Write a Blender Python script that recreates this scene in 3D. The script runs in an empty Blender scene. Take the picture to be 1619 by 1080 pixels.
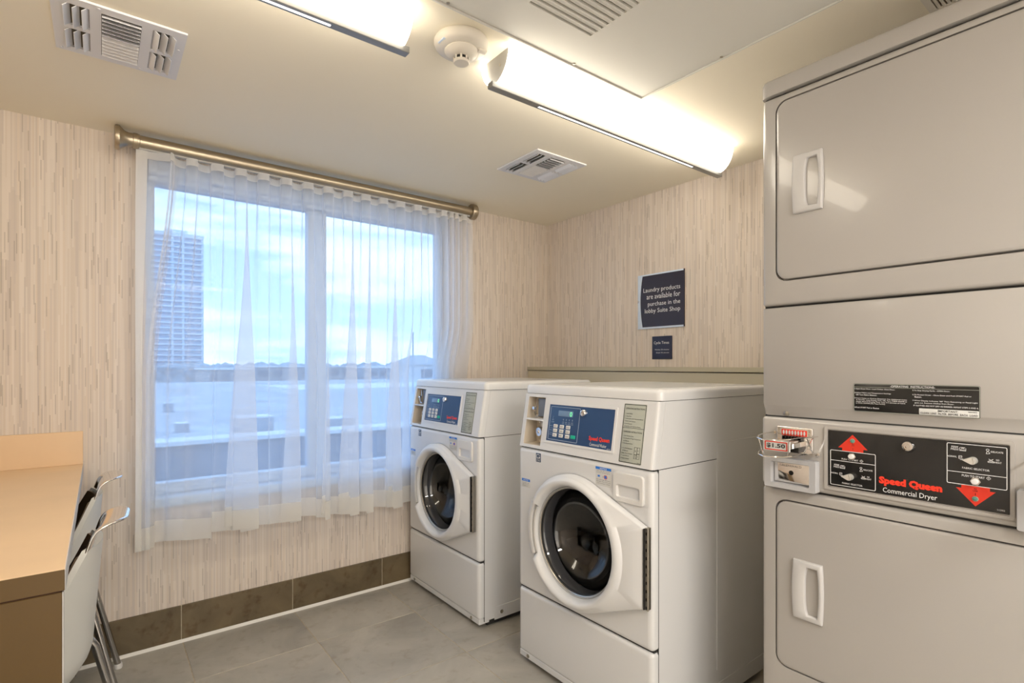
import bpy, bmesh, math, random
from mathutils import Vector, Matrix
from math import pi, sin, cos, radians as R

SC = bpy.context.scene
COL = SC.collection

# ------------------------------------------------------------------ camera
F_PX, CX, HZ = 842.0, 809.5, 578.0
TH = math.atan((809.5 - 158.0) / F_PX)
cam = bpy.data.cameras.new('camera'); camo = bpy.data.objects.new('camera', cam); COL.objects.link(camo)
cam.sensor_width = 36.0; cam.lens = F_PX / 1619 * 36.0; cam.sensor_fit = 'HORIZONTAL'
cam.shift_y = (HZ - 540.0) / 1619
cam.clip_start = 0.02; cam.clip_end = 2000
camo.location = (0, 0, 1.18); camo.rotation_euler = (pi / 2, 0, -TH)
SC.camera = camo

# ------------------------------------------------------------------ view
SC.view_settings.view_transform = 'Standard'; SC.view_settings.look = 'None'
SC.view_settings.gamma = 1.0; SC.view_settings.use_curve_mapping = False
SC.view_settings.exposure = 0.70

# ------------------------------------------------------------------ world (evening sky with bands of cloud)
SKY = 1.45
w = bpy.data.worlds.new('sky'); SC.world = w; w.use_nodes = True
nt = w.node_tree; nt.nodes.clear()
def N(t, **k):
    n = nt.nodes.new(t)
    for a, b in k.items(): setattr(n, a, b)
    return n
tc = N('ShaderNodeTexCoord'); sep = N('ShaderNodeSeparateXYZ'); nt.links.new(tc.outputs['Generated'], sep.inputs[0])
ramp = N('ShaderNodeValToRGB'); nt.links.new(sep.outputs[2], ramp.inputs[0])
cr = ramp.color_ramp
for p, c in ((0.0, (.32, .54, .84, 1)), (.04, (.40, .64, .93, 1)), (.25, (.27, .48, .84, 1)), (.6, (.22, .42, .78, 1))):
    e = cr.elements.new(p); e.color = c
cr.elements.remove(cr.elements[0]); cr.elements.remove(cr.elements[-1])
mp = N('ShaderNodeMapping'); mp.inputs['Scale'].default_value = (2.2, 2.2, 13)
nt.links.new(tc.outputs['Generated'], mp.inputs[0])
nz = N('ShaderNodeTexNoise'); nz.inputs['Scale'].default_value = 1.3; nz.inputs['Detail'].default_value = 5; nz.inputs['Roughness'].default_value = .55
nt.links.new(mp.outputs[0], nz.inputs['Vector'])
cl = N('ShaderNodeValToRGB'); nt.links.new(nz.outputs['Fac'], cl.inputs[0])
cl.color_ramp.elements[0].position = .42; cl.color_ramp.elements[0].color = (0, 0, 0, 1)
cl.color_ramp.elements[1].position = .56; cl.color_ramp.elements[1].color = (1, 1, 1, 1)
mx = N('ShaderNodeMix', data_type='RGBA'); nt.links.new(cl.outputs[0], mx.inputs['Factor'])
nt.links.new(ramp.outputs[0], mx.inputs['A']); mx.inputs['B'].default_value = (.66, .86, 1.02, 1)
bg = N('ShaderNodeBackground'); nt.links.new(mx.outputs['Result'], bg.inputs[0]); bg.inputs[1].default_value = SKY
wo = N('ShaderNodeOutputWorld'); nt.links.new(bg.outputs[0], wo.inputs[0])

# room sizes
XL, XR, YS, YN, H = -0.74, 2.36, -1.35, 2.67, 2.112
LAMP = 6.5
LAMP_C = (1.0, .90, .75)

# added fill lights behind the camera, overhead and at the solid south wall
def area(name, loc, rot, sx, sy, power, col):
    l = bpy.data.lights.new(name, 'AREA'); l.shape = 'RECTANGLE'; l.size = sx; l.size_y = sy; l.energy = power; l.color = col
    o = bpy.data.objects.new(name, l); COL.objects.link(o); o.location = loc; o.rotation_euler = rot
    return o
area('rear_overhead_fill', (0.5, -0.75, H - 0.14), (0, 0, 0), 1.2, .3, 22, (1, .98, .95))
area('south_wall_fill', (0.6, YS + .02, 1.05), (-pi / 2, 0, 0), 1.4, 2.0, 20, (.92, .97, 1))

# ------------------------------------------------------------------ materials
MATS = {}
def pmat(name, col, rough=.5, metal=0.0, coat=0.0, emit=None, es=0, spec=.5, noise=None, bump=None):
    m = bpy.data.materials.new(name); m.use_nodes = True
    t = m.node_tree; b = t.nodes['Principled BSDF']
    b.inputs['Base Color'].default_value = (*col, 1); b.inputs['Roughness'].default_value = rough
    b.inputs['Metallic'].default_value = metal; b.inputs['Coat Weight'].default_value = coat
    b.inputs['Specular IOR Level'].default_value = spec
    if emit: b.inputs['Emission Color'].default_value = (*emit, 1); b.inputs['Emission Strength'].default_value = es
    co = t.nodes.new('ShaderNodeTexCoord')
    if noise:
        sc, amt, det = noise
        n = t.nodes.new('ShaderNodeTexNoise'); n.inputs['Scale'].default_value = sc; n.inputs['Detail'].default_value = det
        t.links.new(co.outputs['Object'], n.inputs['Vector'])
        r = t.nodes.new('ShaderNodeMapRange'); r.inputs['From Min'].default_value = .3; r.inputs['From Max'].default_value = .7
        r.inputs['To Min'].default_value = 1 - amt; r.inputs['To Max'].default_value = 1 + amt
        t.links.new(n.outputs['Fac'], r.inputs['Value'])
        v = t.nodes.new('ShaderNodeVectorMath'); v.operation = 'SCALE'; v.inputs[0].default_value = col
        t.links.new(r.outputs[0], v.inputs['Scale']); t.links.new(v.outputs[0], b.inputs['Base Color'])
    if bump:
        sc, st = bump
        n = t.nodes.new('ShaderNodeTexNoise'); n.inputs['Scale'].default_value = sc; n.inputs['Detail'].default_value = 3
        t.links.new(co.outputs['Object'], n.inputs['Vector'])
        bp = t.nodes.new('ShaderNodeBump'); bp.inputs['Strength'].default_value = st; bp.inputs['Distance'].default_value = .001
        t.links.new(n.outputs['Fac'], bp.inputs['Height']); t.links.new(bp.outputs[0], b.inputs['Normal'])
    MATS[name] = m
    return m

def wallpaper():
    m = bpy.data.materials.new('wallpaper'); m.use_nodes = True; t = m.node_tree; b = t.nodes['Principled BSDF']
    L = t.links.new
    def n(ty, **k):
        q = t.nodes.new(ty)
        for a, v in k.items(): setattr(q, a, v)
        return q
    def ma(op, a, bb=None, c=None):
        q = n('ShaderNodeMath', operation=op)
        for i, v in enumerate((a, bb, c)):
            if v is None: continue
            if isinstance(v, (int, float)): q.inputs[i].default_value = v
            else: L(v, q.inputs[i])
        return q.outputs[0]
    g = n('ShaderNodeNewGeometry'); s = n('ShaderNodeSeparateXYZ'); L(g.outputs['Position'], s.inputs[0])
    u = ma('ADD', s.outputs[0], s.outputs[1]); z = s.outputs[2]
    def layer(wd, ln, seed):
        ui = ma('FLOOR', ma('DIVIDE', u, wd))
        w1 = n('ShaderNodeTexWhiteNoise', noise_dimensions='1D'); L(ma('ADD', ui, seed), w1.inputs['W'])
        zi = ma('FLOOR', ma('ADD', ma('DIVIDE', z, ln), ma('MULTIPLY', w1.outputs['Value'], 17.3)))
        cx = n('ShaderNodeCombineXYZ'); L(ui, cx.inputs[0]); L(zi, cx.inputs[1]); cx.inputs[2].default_value = seed
        w2 = n('ShaderNodeTexWhiteNoise', noise_dimensions='3D'); L(cx.outputs[0], w2.inputs['Vector'])
        return w2.outputs['Value'], w2.outputs['Color']
    v1, c1 = layer(.0046, .42, 3.0)
    v2, c2 = layer(.0032, .075, 11.0)
    v3, c3 = layer(.012, .5, 29.0)
    r1 = n('ShaderNodeValToRGB'); L(v1, r1.inputs[0]); r1.color_ramp.interpolation = 'CONSTANT'
    els = [(0, (.74, .65, .56)), (.22, (.77, .685, .60)), (.45, (.705, .62, .545)), (.62, (.79, .71, .63)), (.80, (.675, .595, .53)), (.93, (.75, .65, .55))]
    r1.color_ramp.elements[0].color = (*els[0][1], 1); r1.color_ramp.elements[1].position = els[1][0]; r1.color_ramp.elements[1].color = (*els[1][1], 1)
    for p, c in els[2:]:
        e = r1.color_ramp.elements.new(p); e.color = (*c, 1)
    d = ma('GREATER_THAN', v2, .945)
    m1 = n('ShaderNodeMix', data_type='RGBA'); L(ma('MULTIPLY', d, .34), m1.inputs['Factor']); L(r1.outputs[0], m1.inputs['A']); m1.inputs['B'].default_value = (.22, .17, .125, 1)
    m2 = n('ShaderNodeMix', data_type='RGBA', blend_type='MULTIPLY'); m2.inputs['Factor'].default_value = 1
    rr = n('ShaderNodeMapRange'); L(v3, rr.inputs['Value']); rr.inputs['To Min'].default_value = .90; rr.inputs['To Max'].default_value = .97
    cc = n('ShaderNodeCombineXYZ'); [L(rr.outputs[0], cc.inputs[i]) for i in range(3)]
    L(m1.outputs['Result'], m2.inputs['A']); L(cc.outputs[0], m2.inputs['B'])
    L(m2.outputs['Result'], b.inputs['Base Color']); b.inputs['Roughness'].default_value = .75; b.inputs['Specular IOR Level'].default_value = .25
    return m

def tile_mat(name, col, var, rough, scale=3.0):
    m = bpy.data.materials.new(name); m.use_nodes = True; t = m.node_tree; b = t.nodes['Principled BSDF']; L = t.links.new
    g = t.nodes.new('ShaderNodeNewGeometry'); oi = t.nodes.new('ShaderNodeObjectInfo')
    ad = t.nodes.new('ShaderNodeVectorMath'); ad.operation = 'MULTIPLY_ADD'
    L(oi.outputs['Random'], ad.inputs[0]); ad.inputs[1].default_value = (9, 7, 5); L(g.outputs['Position'], ad.inputs[2])
    n = t.nodes.new('ShaderNodeTexNoise'); n.inputs['Scale'].default_value = scale; n.inputs['Detail'].default_value = 8; n.inputs['Roughness'].default_value = .6
    n.inputs['Distortion'].default_value = .6
    L(ad.outputs[0], n.inputs['Vector'])
    r = t.nodes.new('ShaderNodeValToRGB'); L(n.outputs['Fac'], r.inputs[0])
    r.color_ramp.elements[0].position = .3; r.color_ramp.elements[0].color = (*[c * (1 - var) for c in col], 1)
    r.color_ramp.elements[1].position = .68; r.color_ramp.elements[1].color = (*[min(1, c * (1 + var)) for c in col], 1)
    n2 = t.nodes.new('ShaderNodeTexNoise'); n2.inputs['Scale'].default_value = 22; n2.inputs['Detail'].default_value = 6; L(ad.outputs[0], n2.inputs['Vector'])
    r2 = t.nodes.new('ShaderNodeValToRGB'); L(n2.outputs['Fac'], r2.inputs[0])
    r2.color_ramp.elements[0].position = .30; r2.color_ramp.elements[0].color = (.62, .5, .38, 1); r2.color_ramp.elements[1].position = .44; r2.color_ramp.elements[1].color = (1, 1, 1, 1)
    mm = t.nodes.new('ShaderNodeMix'); mm.data_type = 'RGBA'; mm.blend_type = 'MULTIPLY'; mm.inputs['Factor'].default_value = .8 if var > .25 else .3
    L(r.outputs[0], mm.inputs['A']); L(r2.outputs[0], mm.inputs['B'])
    L(mm.outputs['Result'], b.inputs['Base Color']); b.inputs['Roughness'].default_value = rough
    return m

WALLP = wallpaper()
CEIL = pmat('ceiling_paint', (.86, .80, .66), .8, bump=(60, .05))
TILE = tile_mat('grey_floor_tile', (.41, .385, .335), .24, .36)
BTILE = tile_mat('brown_base_tile', (.14, .105, .058), .28, .42, 5)
GROUT = pmat('grout', (.46, .40, .30), .9, noise=(40, .15, 3))
CAULK = pmat('white_caulk', (.80, .78, .72), .5)
APP = pmat('appliance_enamel', (.73, .735, .74), .22, coat=.25, bump=(900, .02))
APP2 = pmat('appliance_plastic', (.73, .735, .74), .35)
DRY = pmat('dryer_enamel', (.415, .395, .37), .20, coat=.3, bump=(700, .03))
GAPM = pmat('shadow_gap_rubber', (.03, .03, .028), .7)
WPL = pmat('white_plastic', (.74, .73, .71), .4)
GPL = pmat('grey_plastic', (.42, .42, .42), .45)
DKR = pmat('dark_gasket', (.02, .02, .02), .5)
CHROME = pmat('polished_chrome', (.82, .80, .78), .09, 1.0)
STEEL = pmat('brushed_steel', (.56, .53, .48), .32, 1.0, bump=(200, .05))
SLOTG = pmat('grip_slot_grey', (.16, .16, .16), .5)
KNOB = pmat('knob_silver', (.70, .68, .63), .42, .5)
HINGE = pmat('hinge_steel', (.45, .42, .36), .38, 1.0)
ROD = pmat('brushed_brass_nickel', (.44, .38, .29), .34, 1.0)
DRUM = pmat('drum_steel', (.30, .30, .31), .28, 1.0)
NAVY = pmat('navy_overlay', (.018, .062, .17), .28)
BLK = pmat('black_overlay', (.012, .012, .012), .22)
RED = pmat('red_print', (.68, .035, .015), .45)
REDL = pmat('red_logo', (.85, .045, .02), .45)
WINK = pmat('white_print', (.80, .80, .80), .5)
GINK = pmat('pale_blue_print', (.42, .50, .62), .5)
BINK = pmat('black_print', (.03, .03, .03), .6)
BLUEP = pmat('blue_print', (.03, .20, .68), .5)
STK = pmat('sticker_grey', (.42, .44, .38), .55)
STW = pmat('sticker_white', (.62, .62, .60), .5)
GREEN = pmat('green_key', (.0, .42, .27), .45)
LCD = pmat('lcd_blue', (.16, .26, .42), .15)
LCDD = pmat('lcd_digit', (.1, .5, .2), .5, emit=(.15, .9, .35), es=.8)
GLED = pmat('green_lens', (.10, .28, .22), .2)
LED = pmat('laminate_olive', (.60, .54, .40), .45)
LEDT = pmat('laminate_olive_edge', (.52, .47, .34), .45)
MAPLE = pmat('maple_laminate', (.80, .58, .36), .42, noise=(6, .03, 4))
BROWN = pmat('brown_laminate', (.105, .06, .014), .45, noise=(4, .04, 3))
EDGEG = pmat('grey_edge_band', (.50, .49, .48), .5)
SHELL = pmat('chair_shell_white', (.60, .60, .57), .4)
REFLB = pmat('chair_front_reflection', (.09, .055, .03), .35)  # dark reflection on the chair front, painted in as brown
TUBE = pmat('chair_tube_chrome', (.42, .41, .40), .2, 1.0)
SIGN = pmat('sign_dark', (.028, .020, .030), .35)
SIGN2 = pmat('sign_navy', (.018, .022, .055), .4)
SIGNP = pmat('sign_pale_blue', (.66, .77, .92), .3)
VENT = pmat('vent_white', (.72, .72, .74), .5)
DARK = pmat('duct_dark', (.10, .085, .06), .9)
PANELM = pmat('hatch_white', (.66, .65, .60), .6)
DET = pmat('detector_cream', (.74, .70, .62), .45)
LFR = pmat('fixture_grey_metal', (.30, .30, .29), .4, .6)
LCAP = pmat('fixture_end_cap', (.36, .355, .34), .5)
FRAMEW = pmat('window_frame_sky_tint', (.56, .68, .84), .4)  # white frame with blue sky light put into its base colour
DIFF = pmat('lit_diffuser', (.9, .88, .8), .4, emit=LAMP_C, es=LAMP)
SLOT = pmat('lit_slot', (.9, .9, .9), .4, emit=(.95, .95, 1), es=1.3)
COATG = pmat('coating_yellow_mark', (.3, .22, .1), .5)

def mk(name):
    m = bpy.data.materials.new(name); m.use_nodes = True; t = m.node_tree; t.nodes.clear()
    o = t.nodes.new('ShaderNodeOutputMaterial'); return m, t, o
def schlick(t, k):
    L = t.links.new; M_ = lambda op: t.nodes.new('ShaderNodeMath')
    g = t.nodes.new('ShaderNodeNewGeometry'); dp = t.nodes.new('ShaderNodeVectorMath'); dp.operation = 'DOT_PRODUCT'
    L(g.outputs['Normal'], dp.inputs[0]); L(g.outputs['Incoming'], dp.inputs[1])
    def m(op, a, b=None):
        q = t.nodes.new('ShaderNodeMath'); q.operation = op; q.use_clamp = op == 'SUBTRACT'
        for i, v in enumerate((a, b)):
            if v is None: continue
            if isinstance(v, (int, float)): q.inputs[i].default_value = v
            else: L(v, q.inputs[i])
        return q.outputs[0]
    return m('MINIMUM', m('ADD', k * .045, m('MULTIPLY', m('POWER', m('SUBTRACT', 1.0, m('ABSOLUTE', dp.outputs['Value'])), 5.0), .95)), 1.0)
def glass_mat():
    m, t, o = mk('window_glass'); L = t.links.new
    tr = t.nodes.new('ShaderNodeBsdfTransparent'); tr.inputs[0].default_value = (.90, .95, 1, 1)
    gl = t.nodes.new('ShaderNodeBsdfGlossy'); gl.inputs['Roughness'].default_value = .02
    mx = t.nodes.new('ShaderNodeMixShader'); L(schlick(t, .25), mx.inputs[0]); L(tr.outputs[0], mx.inputs[1]); L(gl.outputs[0], mx.inputs[2]); L(mx.outputs[0], o.inputs[0])
    return m
def bowl_mat():
    m, t, o = mk('dark_door_glass'); L = t.links.new
    tr = t.nodes.new('ShaderNodeBsdfTransparent'); tr.inputs[0].default_value = (.30, .30, .31, 1)
    gl = t.nodes.new('ShaderNodeBsdfGlossy'); gl.inputs['Roughness'].default_value = .03; gl.inputs[0].default_value = (.85, .85, .85, 1)
    mx = t.nodes.new('ShaderNodeMixShader'); L(schlick(t, 1.6), mx.inputs[0]); L(tr.outputs[0], mx.inputs[1]); L(gl.outputs[0], mx.inputs[2]); L(mx.outputs[0], o.inputs[0])
    return m
def sheer_mat(name, alpha, col):
    # woven voile: thread cover grows as the cloth turns edge-on
    m, t, o = mk(name); L = t.links.new
    g = t.nodes.new('ShaderNodeNewGeometry')
    dp = t.nodes.new('ShaderNodeVectorMath'); dp.operation = 'DOT_PRODUCT'; L(g.outputs['Normal'], dp.inputs[0]); L(g.outputs['Incoming'], dp.inputs[1])
    ab = t.nodes.new('ShaderNodeMath'); ab.operation = 'ABSOLUTE'; L(dp.outputs['Value'], ab.inputs[0])
    mxx = t.nodes.new('ShaderNodeMath'); mxx.operation = 'MAXIMUM'; L(ab.outputs[0], mxx.inputs[0]); mxx.inputs[1].default_value = .12
    iv = t.nodes.new('ShaderNodeMath'); iv.operation = 'DIVIDE'; iv.inputs[0].default_value = 1; L(mxx.outputs[0], iv.inputs[1])
    pw = t.nodes.new('ShaderNodeMath'); pw.operation = 'POWER'; pw.inputs[0].default_value = 1 - alpha; L(iv.outputs[0], pw.inputs[1])
    tr = t.nodes.new('ShaderNodeBsdfTransparent')
    df = t.nodes.new('ShaderNodeBsdfDiffuse'); df.inputs[0].default_value = (*col, 1)
    tl = t.nodes.new('ShaderNodeBsdfTranslucent'); tl.inputs[0].default_value = (*col, 1)
    m1 = t.nodes.new('ShaderNodeMixShader'); m1.inputs[0].default_value = .5; L(df.outputs[0], m1.inputs[1]); L(tl.outputs[0], m1.inputs[2])
    m2 = t.nodes.new('ShaderNodeMixShader'); L(pw.outputs[0], m2.inputs[0]); L(m1.outputs[0], m2.inputs[1]); L(tr.outputs[0], m2.inputs[2])
    L(m2.outputs[0], o.inputs[0])
    return m
GLASS = glass_mat(); BOWL = bowl_mat()
SHEER = sheer_mat('sheer_voile', .42, (.86, .90, .97)); HEM = sheer_mat('doubled_voile_hem', .78, (.90, .89, .86))
CLEAR = pmat('clear_glider', (.45, .47, .5), .2)

# ------------------------------------------------------------------ mesh helpers
ID3 = lambda x, y, z: (x, y, z)
class MB:
    def __init__(s): s.bm = bmesh.new()
    def box(s, x0, x1, y0, y1, z0, z1, r=0, seg=2, fn=None):
        b = bmesh.new()
        v = [b.verts.new((x, y, z)) for x in (min(x0, x1), max(x0, x1)) for y in (min(y0, y1), max(y0, y1)) for z in (min(z0, z1), max(z0, z1))]
        for f in ((0, 1, 3, 2), (4, 6, 7, 5), (0, 4, 5, 1), (2, 3, 7, 6), (0, 2, 6, 4), (1, 5, 7, 3)): b.faces.new([v[i] for i in f])
        if r: bmesh.ops.bevel(b, geom=b.edges[:], offset=r, segments=seg, affect='EDGES', profile=.5)
        s.add(b, fn); return s
    def add(s, b, fn=None, mat=None):
        m = {}
        for v in b.verts:
            c = v.co if mat is None else mat @ v.co
            m[v] = s.bm.verts.new(fn(*c) if fn else c)
        for f in b.faces:
            try: s.bm.faces.new([m[v] for v in f.verts])
            except ValueError: pass
        b.free()
    def loft(s, loops, close=True, cap0=False, cap1=False):
        rows = [[s.bm.verts.new(p) for p in L] for L in loops]
        n = len(rows[0])
        for a, b in zip(rows, rows[1:]):
            for i in range(n if close else n - 1):
                j = (i + 1) % n
                s.bm.faces.new((a[i], a[j], b[j], b[i]))
        if cap0: s.bm.faces.new(rows[0][::-1])
        if cap1: s.bm.faces.new(rows[-1])
        return s
    def grid(s, P):
        rows = [[s.bm.verts.new(p) for p in L] for L in P]
        for a, b in zip(rows, rows[1:]):
            for i in range(len(a) - 1): s.bm.faces.new((a[i], a[i + 1], b[i + 1], b[i]))
        return s
    def lathe(s, prof, c, axis='x', n=32, fn=None, a0=0, a1=2 * pi, cap=True):
        # prof: (r, h) pairs along the axis
        full = abs(a1 - a0 - 2 * pi) < 1e-6
        k = n if full else n + 1
        loops = []
        for r, h in prof:
            L = []
            for i in range(k):
                t = a0 + (a1 - a0) * i / n
                p, q = r * cos(t), r * sin(t)
                P = {'x': (c[0] + h, c[1] + p, c[2] + q), 'z': (c[0] + p, c[1] + q, c[2] + h), 'y': (c[0] + p, c[1] + h, c[2] + q)}[axis]
                L.append(fn(*P) if fn else P)
            loops.append(L)
        s.loft(loops, full, cap and full and prof[0][0] > 1e-4, cap and full and prof[-1][0] > 1e-4)
        if cap and not full:
            for j in (0, -1): s.bm.faces.new([s.bm.verts.new(L[j]) for L in loops])
        return s
    def tube(s, pts, r, n=8, cap=True, closed=False):
        pts = [Vector(p) for p in pts]; loops = []; up = None; m = len(pts)
        for i, p in enumerate(pts):
            if closed: d = pts[(i + 1) % m] - pts[i - 1]
            else: d = pts[min(i + 1, m - 1)] - pts[max(i - 1, 0)]
            d.normalize()
            if up is None: up = d.orthogonal().normalized()
            up = (up - d * up.dot(d)).normalized(); sd = d.cross(up)
            rr = r[i] if isinstance(r, (list, tuple)) else r
            loops.append([p + (up * cos(2 * pi * k / n) + sd * sin(2 * pi * k / n)) * rr for k in range(n)])
        if closed: loops.append([v.copy() for v in loops[0]])
        return s.loft(loops, True, cap and not closed, cap and not closed)
    def prism(s, poly, d0, d1, fn):
        # poly 2D outline, fn(a, b, d) -> point, d0 front, d1 back
        return s.loft([[fn(a, b, d0) for a, b in poly], [fn(a, b, d1) for a, b in poly]], True, True, True)
    def build(s, name, mat, parent=None, smooth=35):
        bmesh.ops.remove_doubles(s.bm, verts=s.bm.verts[:], dist=1e-6)
        bmesh.ops.recalc_face_normals(s.bm, faces=s.bm.faces[:])
        me = bpy.data.meshes.new(name); s.bm.to_mesh(me); s.bm.free()
        if smooth:
            me.shade_smooth(); me.set_sharp_from_angle(angle=R(smooth))
        for m in (mat if isinstance(mat, (list, tuple)) else [mat]): me.materials.append(m)
        o = bpy.data.objects.new(name, me); COL.objects.link(o)
        if parent: o.parent = parent
        return o

def tag(o, label=None, cat=None, group=None, kind=None):
    if label: o['label'] = label
    if cat: o['category'] = cat
    if group: o['group'] = group
    if kind: o['kind'] = kind
    return o
def thing(name, loc, label, cat, group=None, rz=0):
    o = bpy.data.objects.new(name, None); COL.objects.link(o); o.location = loc; o.rotation_euler = (0, 0, rz)
    o.empty_display_size = .1
    return tag(o, label, cat, group)
def setting(name, loc=(0, 0, 0)):
    o = bpy.data.objects.new(name, None); COL.objects.link(o); o.location = loc; o['kind'] = 'structure'; return o
def copy_tree(o, parent=None):
    c = o.copy(); COL.objects.link(c)
    if parent: c.parent = parent
    for ch in [x for x in list(COL.objects) if x.parent == o]: copy_tree(ch, c)
    return c
def part(name, mat, parent, smooth=35, **k):
    m = MB(); m.box(**k); return m.build(name, mat, parent, smooth)
def rrect(a0, a1, b0, b1, r, n=5):
    P = []
    for cx, cy, t0 in ((a1 - r, b1 - r, 0), (a0 + r, b1 - r, pi / 2), (a0 + r, b0 + r, pi), (a1 - r, b0 + r, 1.5 * pi)):
        for i in range(n + 1):
            t = t0 + pi / 2 * i / n; P.append((cx + r * cos(t), cy + r * sin(t)))
    return P
def face(a, b, d): return (-d, -a, b)      # front plane facing -x: a to the viewer's right, b up, d towards the viewer
def slabp(m, a0, a1, b0, b1, r, d0, d1, fn=face, ch=.002, n=5):
    # rounded plate with a small chamfer, from d0 (back) to d1 (front)
    def lp(i, d): return [fn(p, q, d) for p, q in rrect(a0 + i, a1 - i, b0 + i, b1 - i, max(r - i, .0004), n)]
    sgn = 1 if d1 > d0 else -1
    m.loft([lp(0, d0), lp(0, d1 - sgn * ch), lp(ch * .4, d1 - sgn * ch * .3), lp(ch, d1)], True, True, True)
    return m
def plate(name, mat, parent, a0, a1, b0, b1, r, d0, d1, fn=face, ch=.002):
    return slabp(MB(), a0, a1, b0, b1, r, d0, d1, fn, ch).build(name, mat, parent)
def framep(m, A, B, d0, d1, fn=face):
    # flat frame: outer rounded rectangle A=(a0,a1,b0,b1,r) and inner B
    oa = rrect(*A); ia = rrect(*B)
    m.loft([[fn(*p, d0) for p in oa], [fn(*p, d1) for p in oa], [fn(*p, d1) for p in ia], [fn(*p, d0) for p in ia], [fn(*p, d0) for p in oa]])
    return m
def line(m, p, q, wd, d, fn=face):
    v = Vector((q[0] - p[0], q[1] - p[1])); n = Vector((-v.y, v.x)).normalized() * wd / 2
    P = [(p[0] + n.x, p[1] + n.y), (p[0] - n.x, p[1] - n.y), (q[0] - n.x, q[1] - n.y), (q[0] + n.x, q[1] + n.y)]
    m.bm.faces.new([m.bm.verts.new(fn(a, b, d)) for a, b in P]); return m
def quad(m, a0, a1, b0, b1, d, fn=face):
    m.bm.faces.new([m.bm.verts.new(fn(a, b, d)) for a, b in ((a0, b0), (a1, b0), (a1, b1), (a0, b1))]); return m
def disc(m, a, b, r, d, fn=face, n=16):
    m.bm.faces.new([m.bm.verts.new(fn(a + r * cos(2 * pi * i / n), b + r * sin(2 * pi * i / n), d)) for i in range(n)]); return m

# lettering: every line is fitted to its own box (a0,a1,b0,b1); lines of one part are joined
TEXTS = []
def letters(name, mat, parent, lines, d, fn=face, bold=0.0, label=None):
    TEXTS.append((name, mat, parent, lines, d, fn, bold, label))
def flush_text():
    tmp = []
    cache = {}
    for T in TEXTS:
        for L in T[3]:
            k = (L[0], T[6])
            if k in cache: continue
            c = bpy.data.curves.new('t', 'FONT'); c.body = L[0]; c.offset = T[6]; c.resolution_u = 2
            o = bpy.data.objects.new('t', c); COL.objects.link(o); cache[k] = o
    bpy.context.view_layer.update(); dg = bpy.context.evaluated_depsgraph_get()
    M = {}
    for k, o in cache.items():
        me = bpy.data.meshes.new_from_object(o.evaluated_get(dg)); M[k] = ([v.co.copy() for v in me.vertices], [tuple(p.vertices) for p in me.polygons])
        bpy.data.meshes.remove(me)
        c = o.data; bpy.data.objects.remove(o); bpy.data.curves.remove(c)
    for name, mat, parent, lines, d, fn, bold, label in TEXTS:
        V = []; Fc = []
        for L in lines:
            vs, fs = M[(L[0], bold)]
            if not vs: continue
            x0 = min(v.x for v in vs); x1 = max(v.x for v in vs); y0 = min(v.y for v in vs); y1 = max(v.y for v in vs)
            a0, a1, b0, b1 = L[1]; n = len(V)
            if a1 is None: a1 = a0 + (x1 - x0) * (b1 - b0) / (y1 - y0)
            for v in vs: V.append(fn(a0 + (v.x - x0) / (x1 - x0) * (a1 - a0), b0 + (v.y - y0) / (y1 - y0) * (b1 - b0), d))
            Fc += [tuple(i + n for i in f) for f in fs]
        me = bpy.data.meshes.new(name); me.from_pydata(V, [], Fc); me.materials.append(mat)
        o = bpy.data.objects.new(name, me); COL.objects.link(o); o.parent = parent
        if label: o['label'] = label

# ================================================================== ROOM
T = .12
# window opening in the window wall
WX0, WX1, WZ0, WZ1 = .15, 1.60, .585, 2.045
m = MB()
for (x0, x1, z0, z1) in ((XL - T, WX0, 0, H), (WX1, XR + T, 0, H), (WX0, WX1, 0, WZ0), (WX0, WX1, WZ1, H)):
    m.box(x0, x1, YN, YN + .16, z0, z1)
tag(m.build('wall_north', WALLP, None, 0), kind='structure')
tag(part('wall_east', WALLP, None, 0, x0=XR, x1=XR + T, y0=YS, y1=YN, z0=0, z1=H), kind='structure')
tag(part('wall_west', WALLP, None, 0, x0=XL - T, x1=XL, y0=YS, y1=YN, z0=0, z1=H), kind='structure')
tag(part('wall_south', WALLP, None, 0, x0=XL - T, x1=XR + T, y0=YS - T, y1=YS, z0=0, z1=H), kind='structure')
tag(part('ceiling', CEIL, None, 0, x0=XL - T, x1=XR + T, y0=YS - T, y1=YN + .16, z0=H, z1=H + .1), kind='structure')
fl = part('floor', GROUT, None, 0, x0=XL - T, x1=XR + T, y0=YS - T, y1=YN + .16, z0=-.1, z1=-.0015)
tag(fl, kind='structure')
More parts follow.
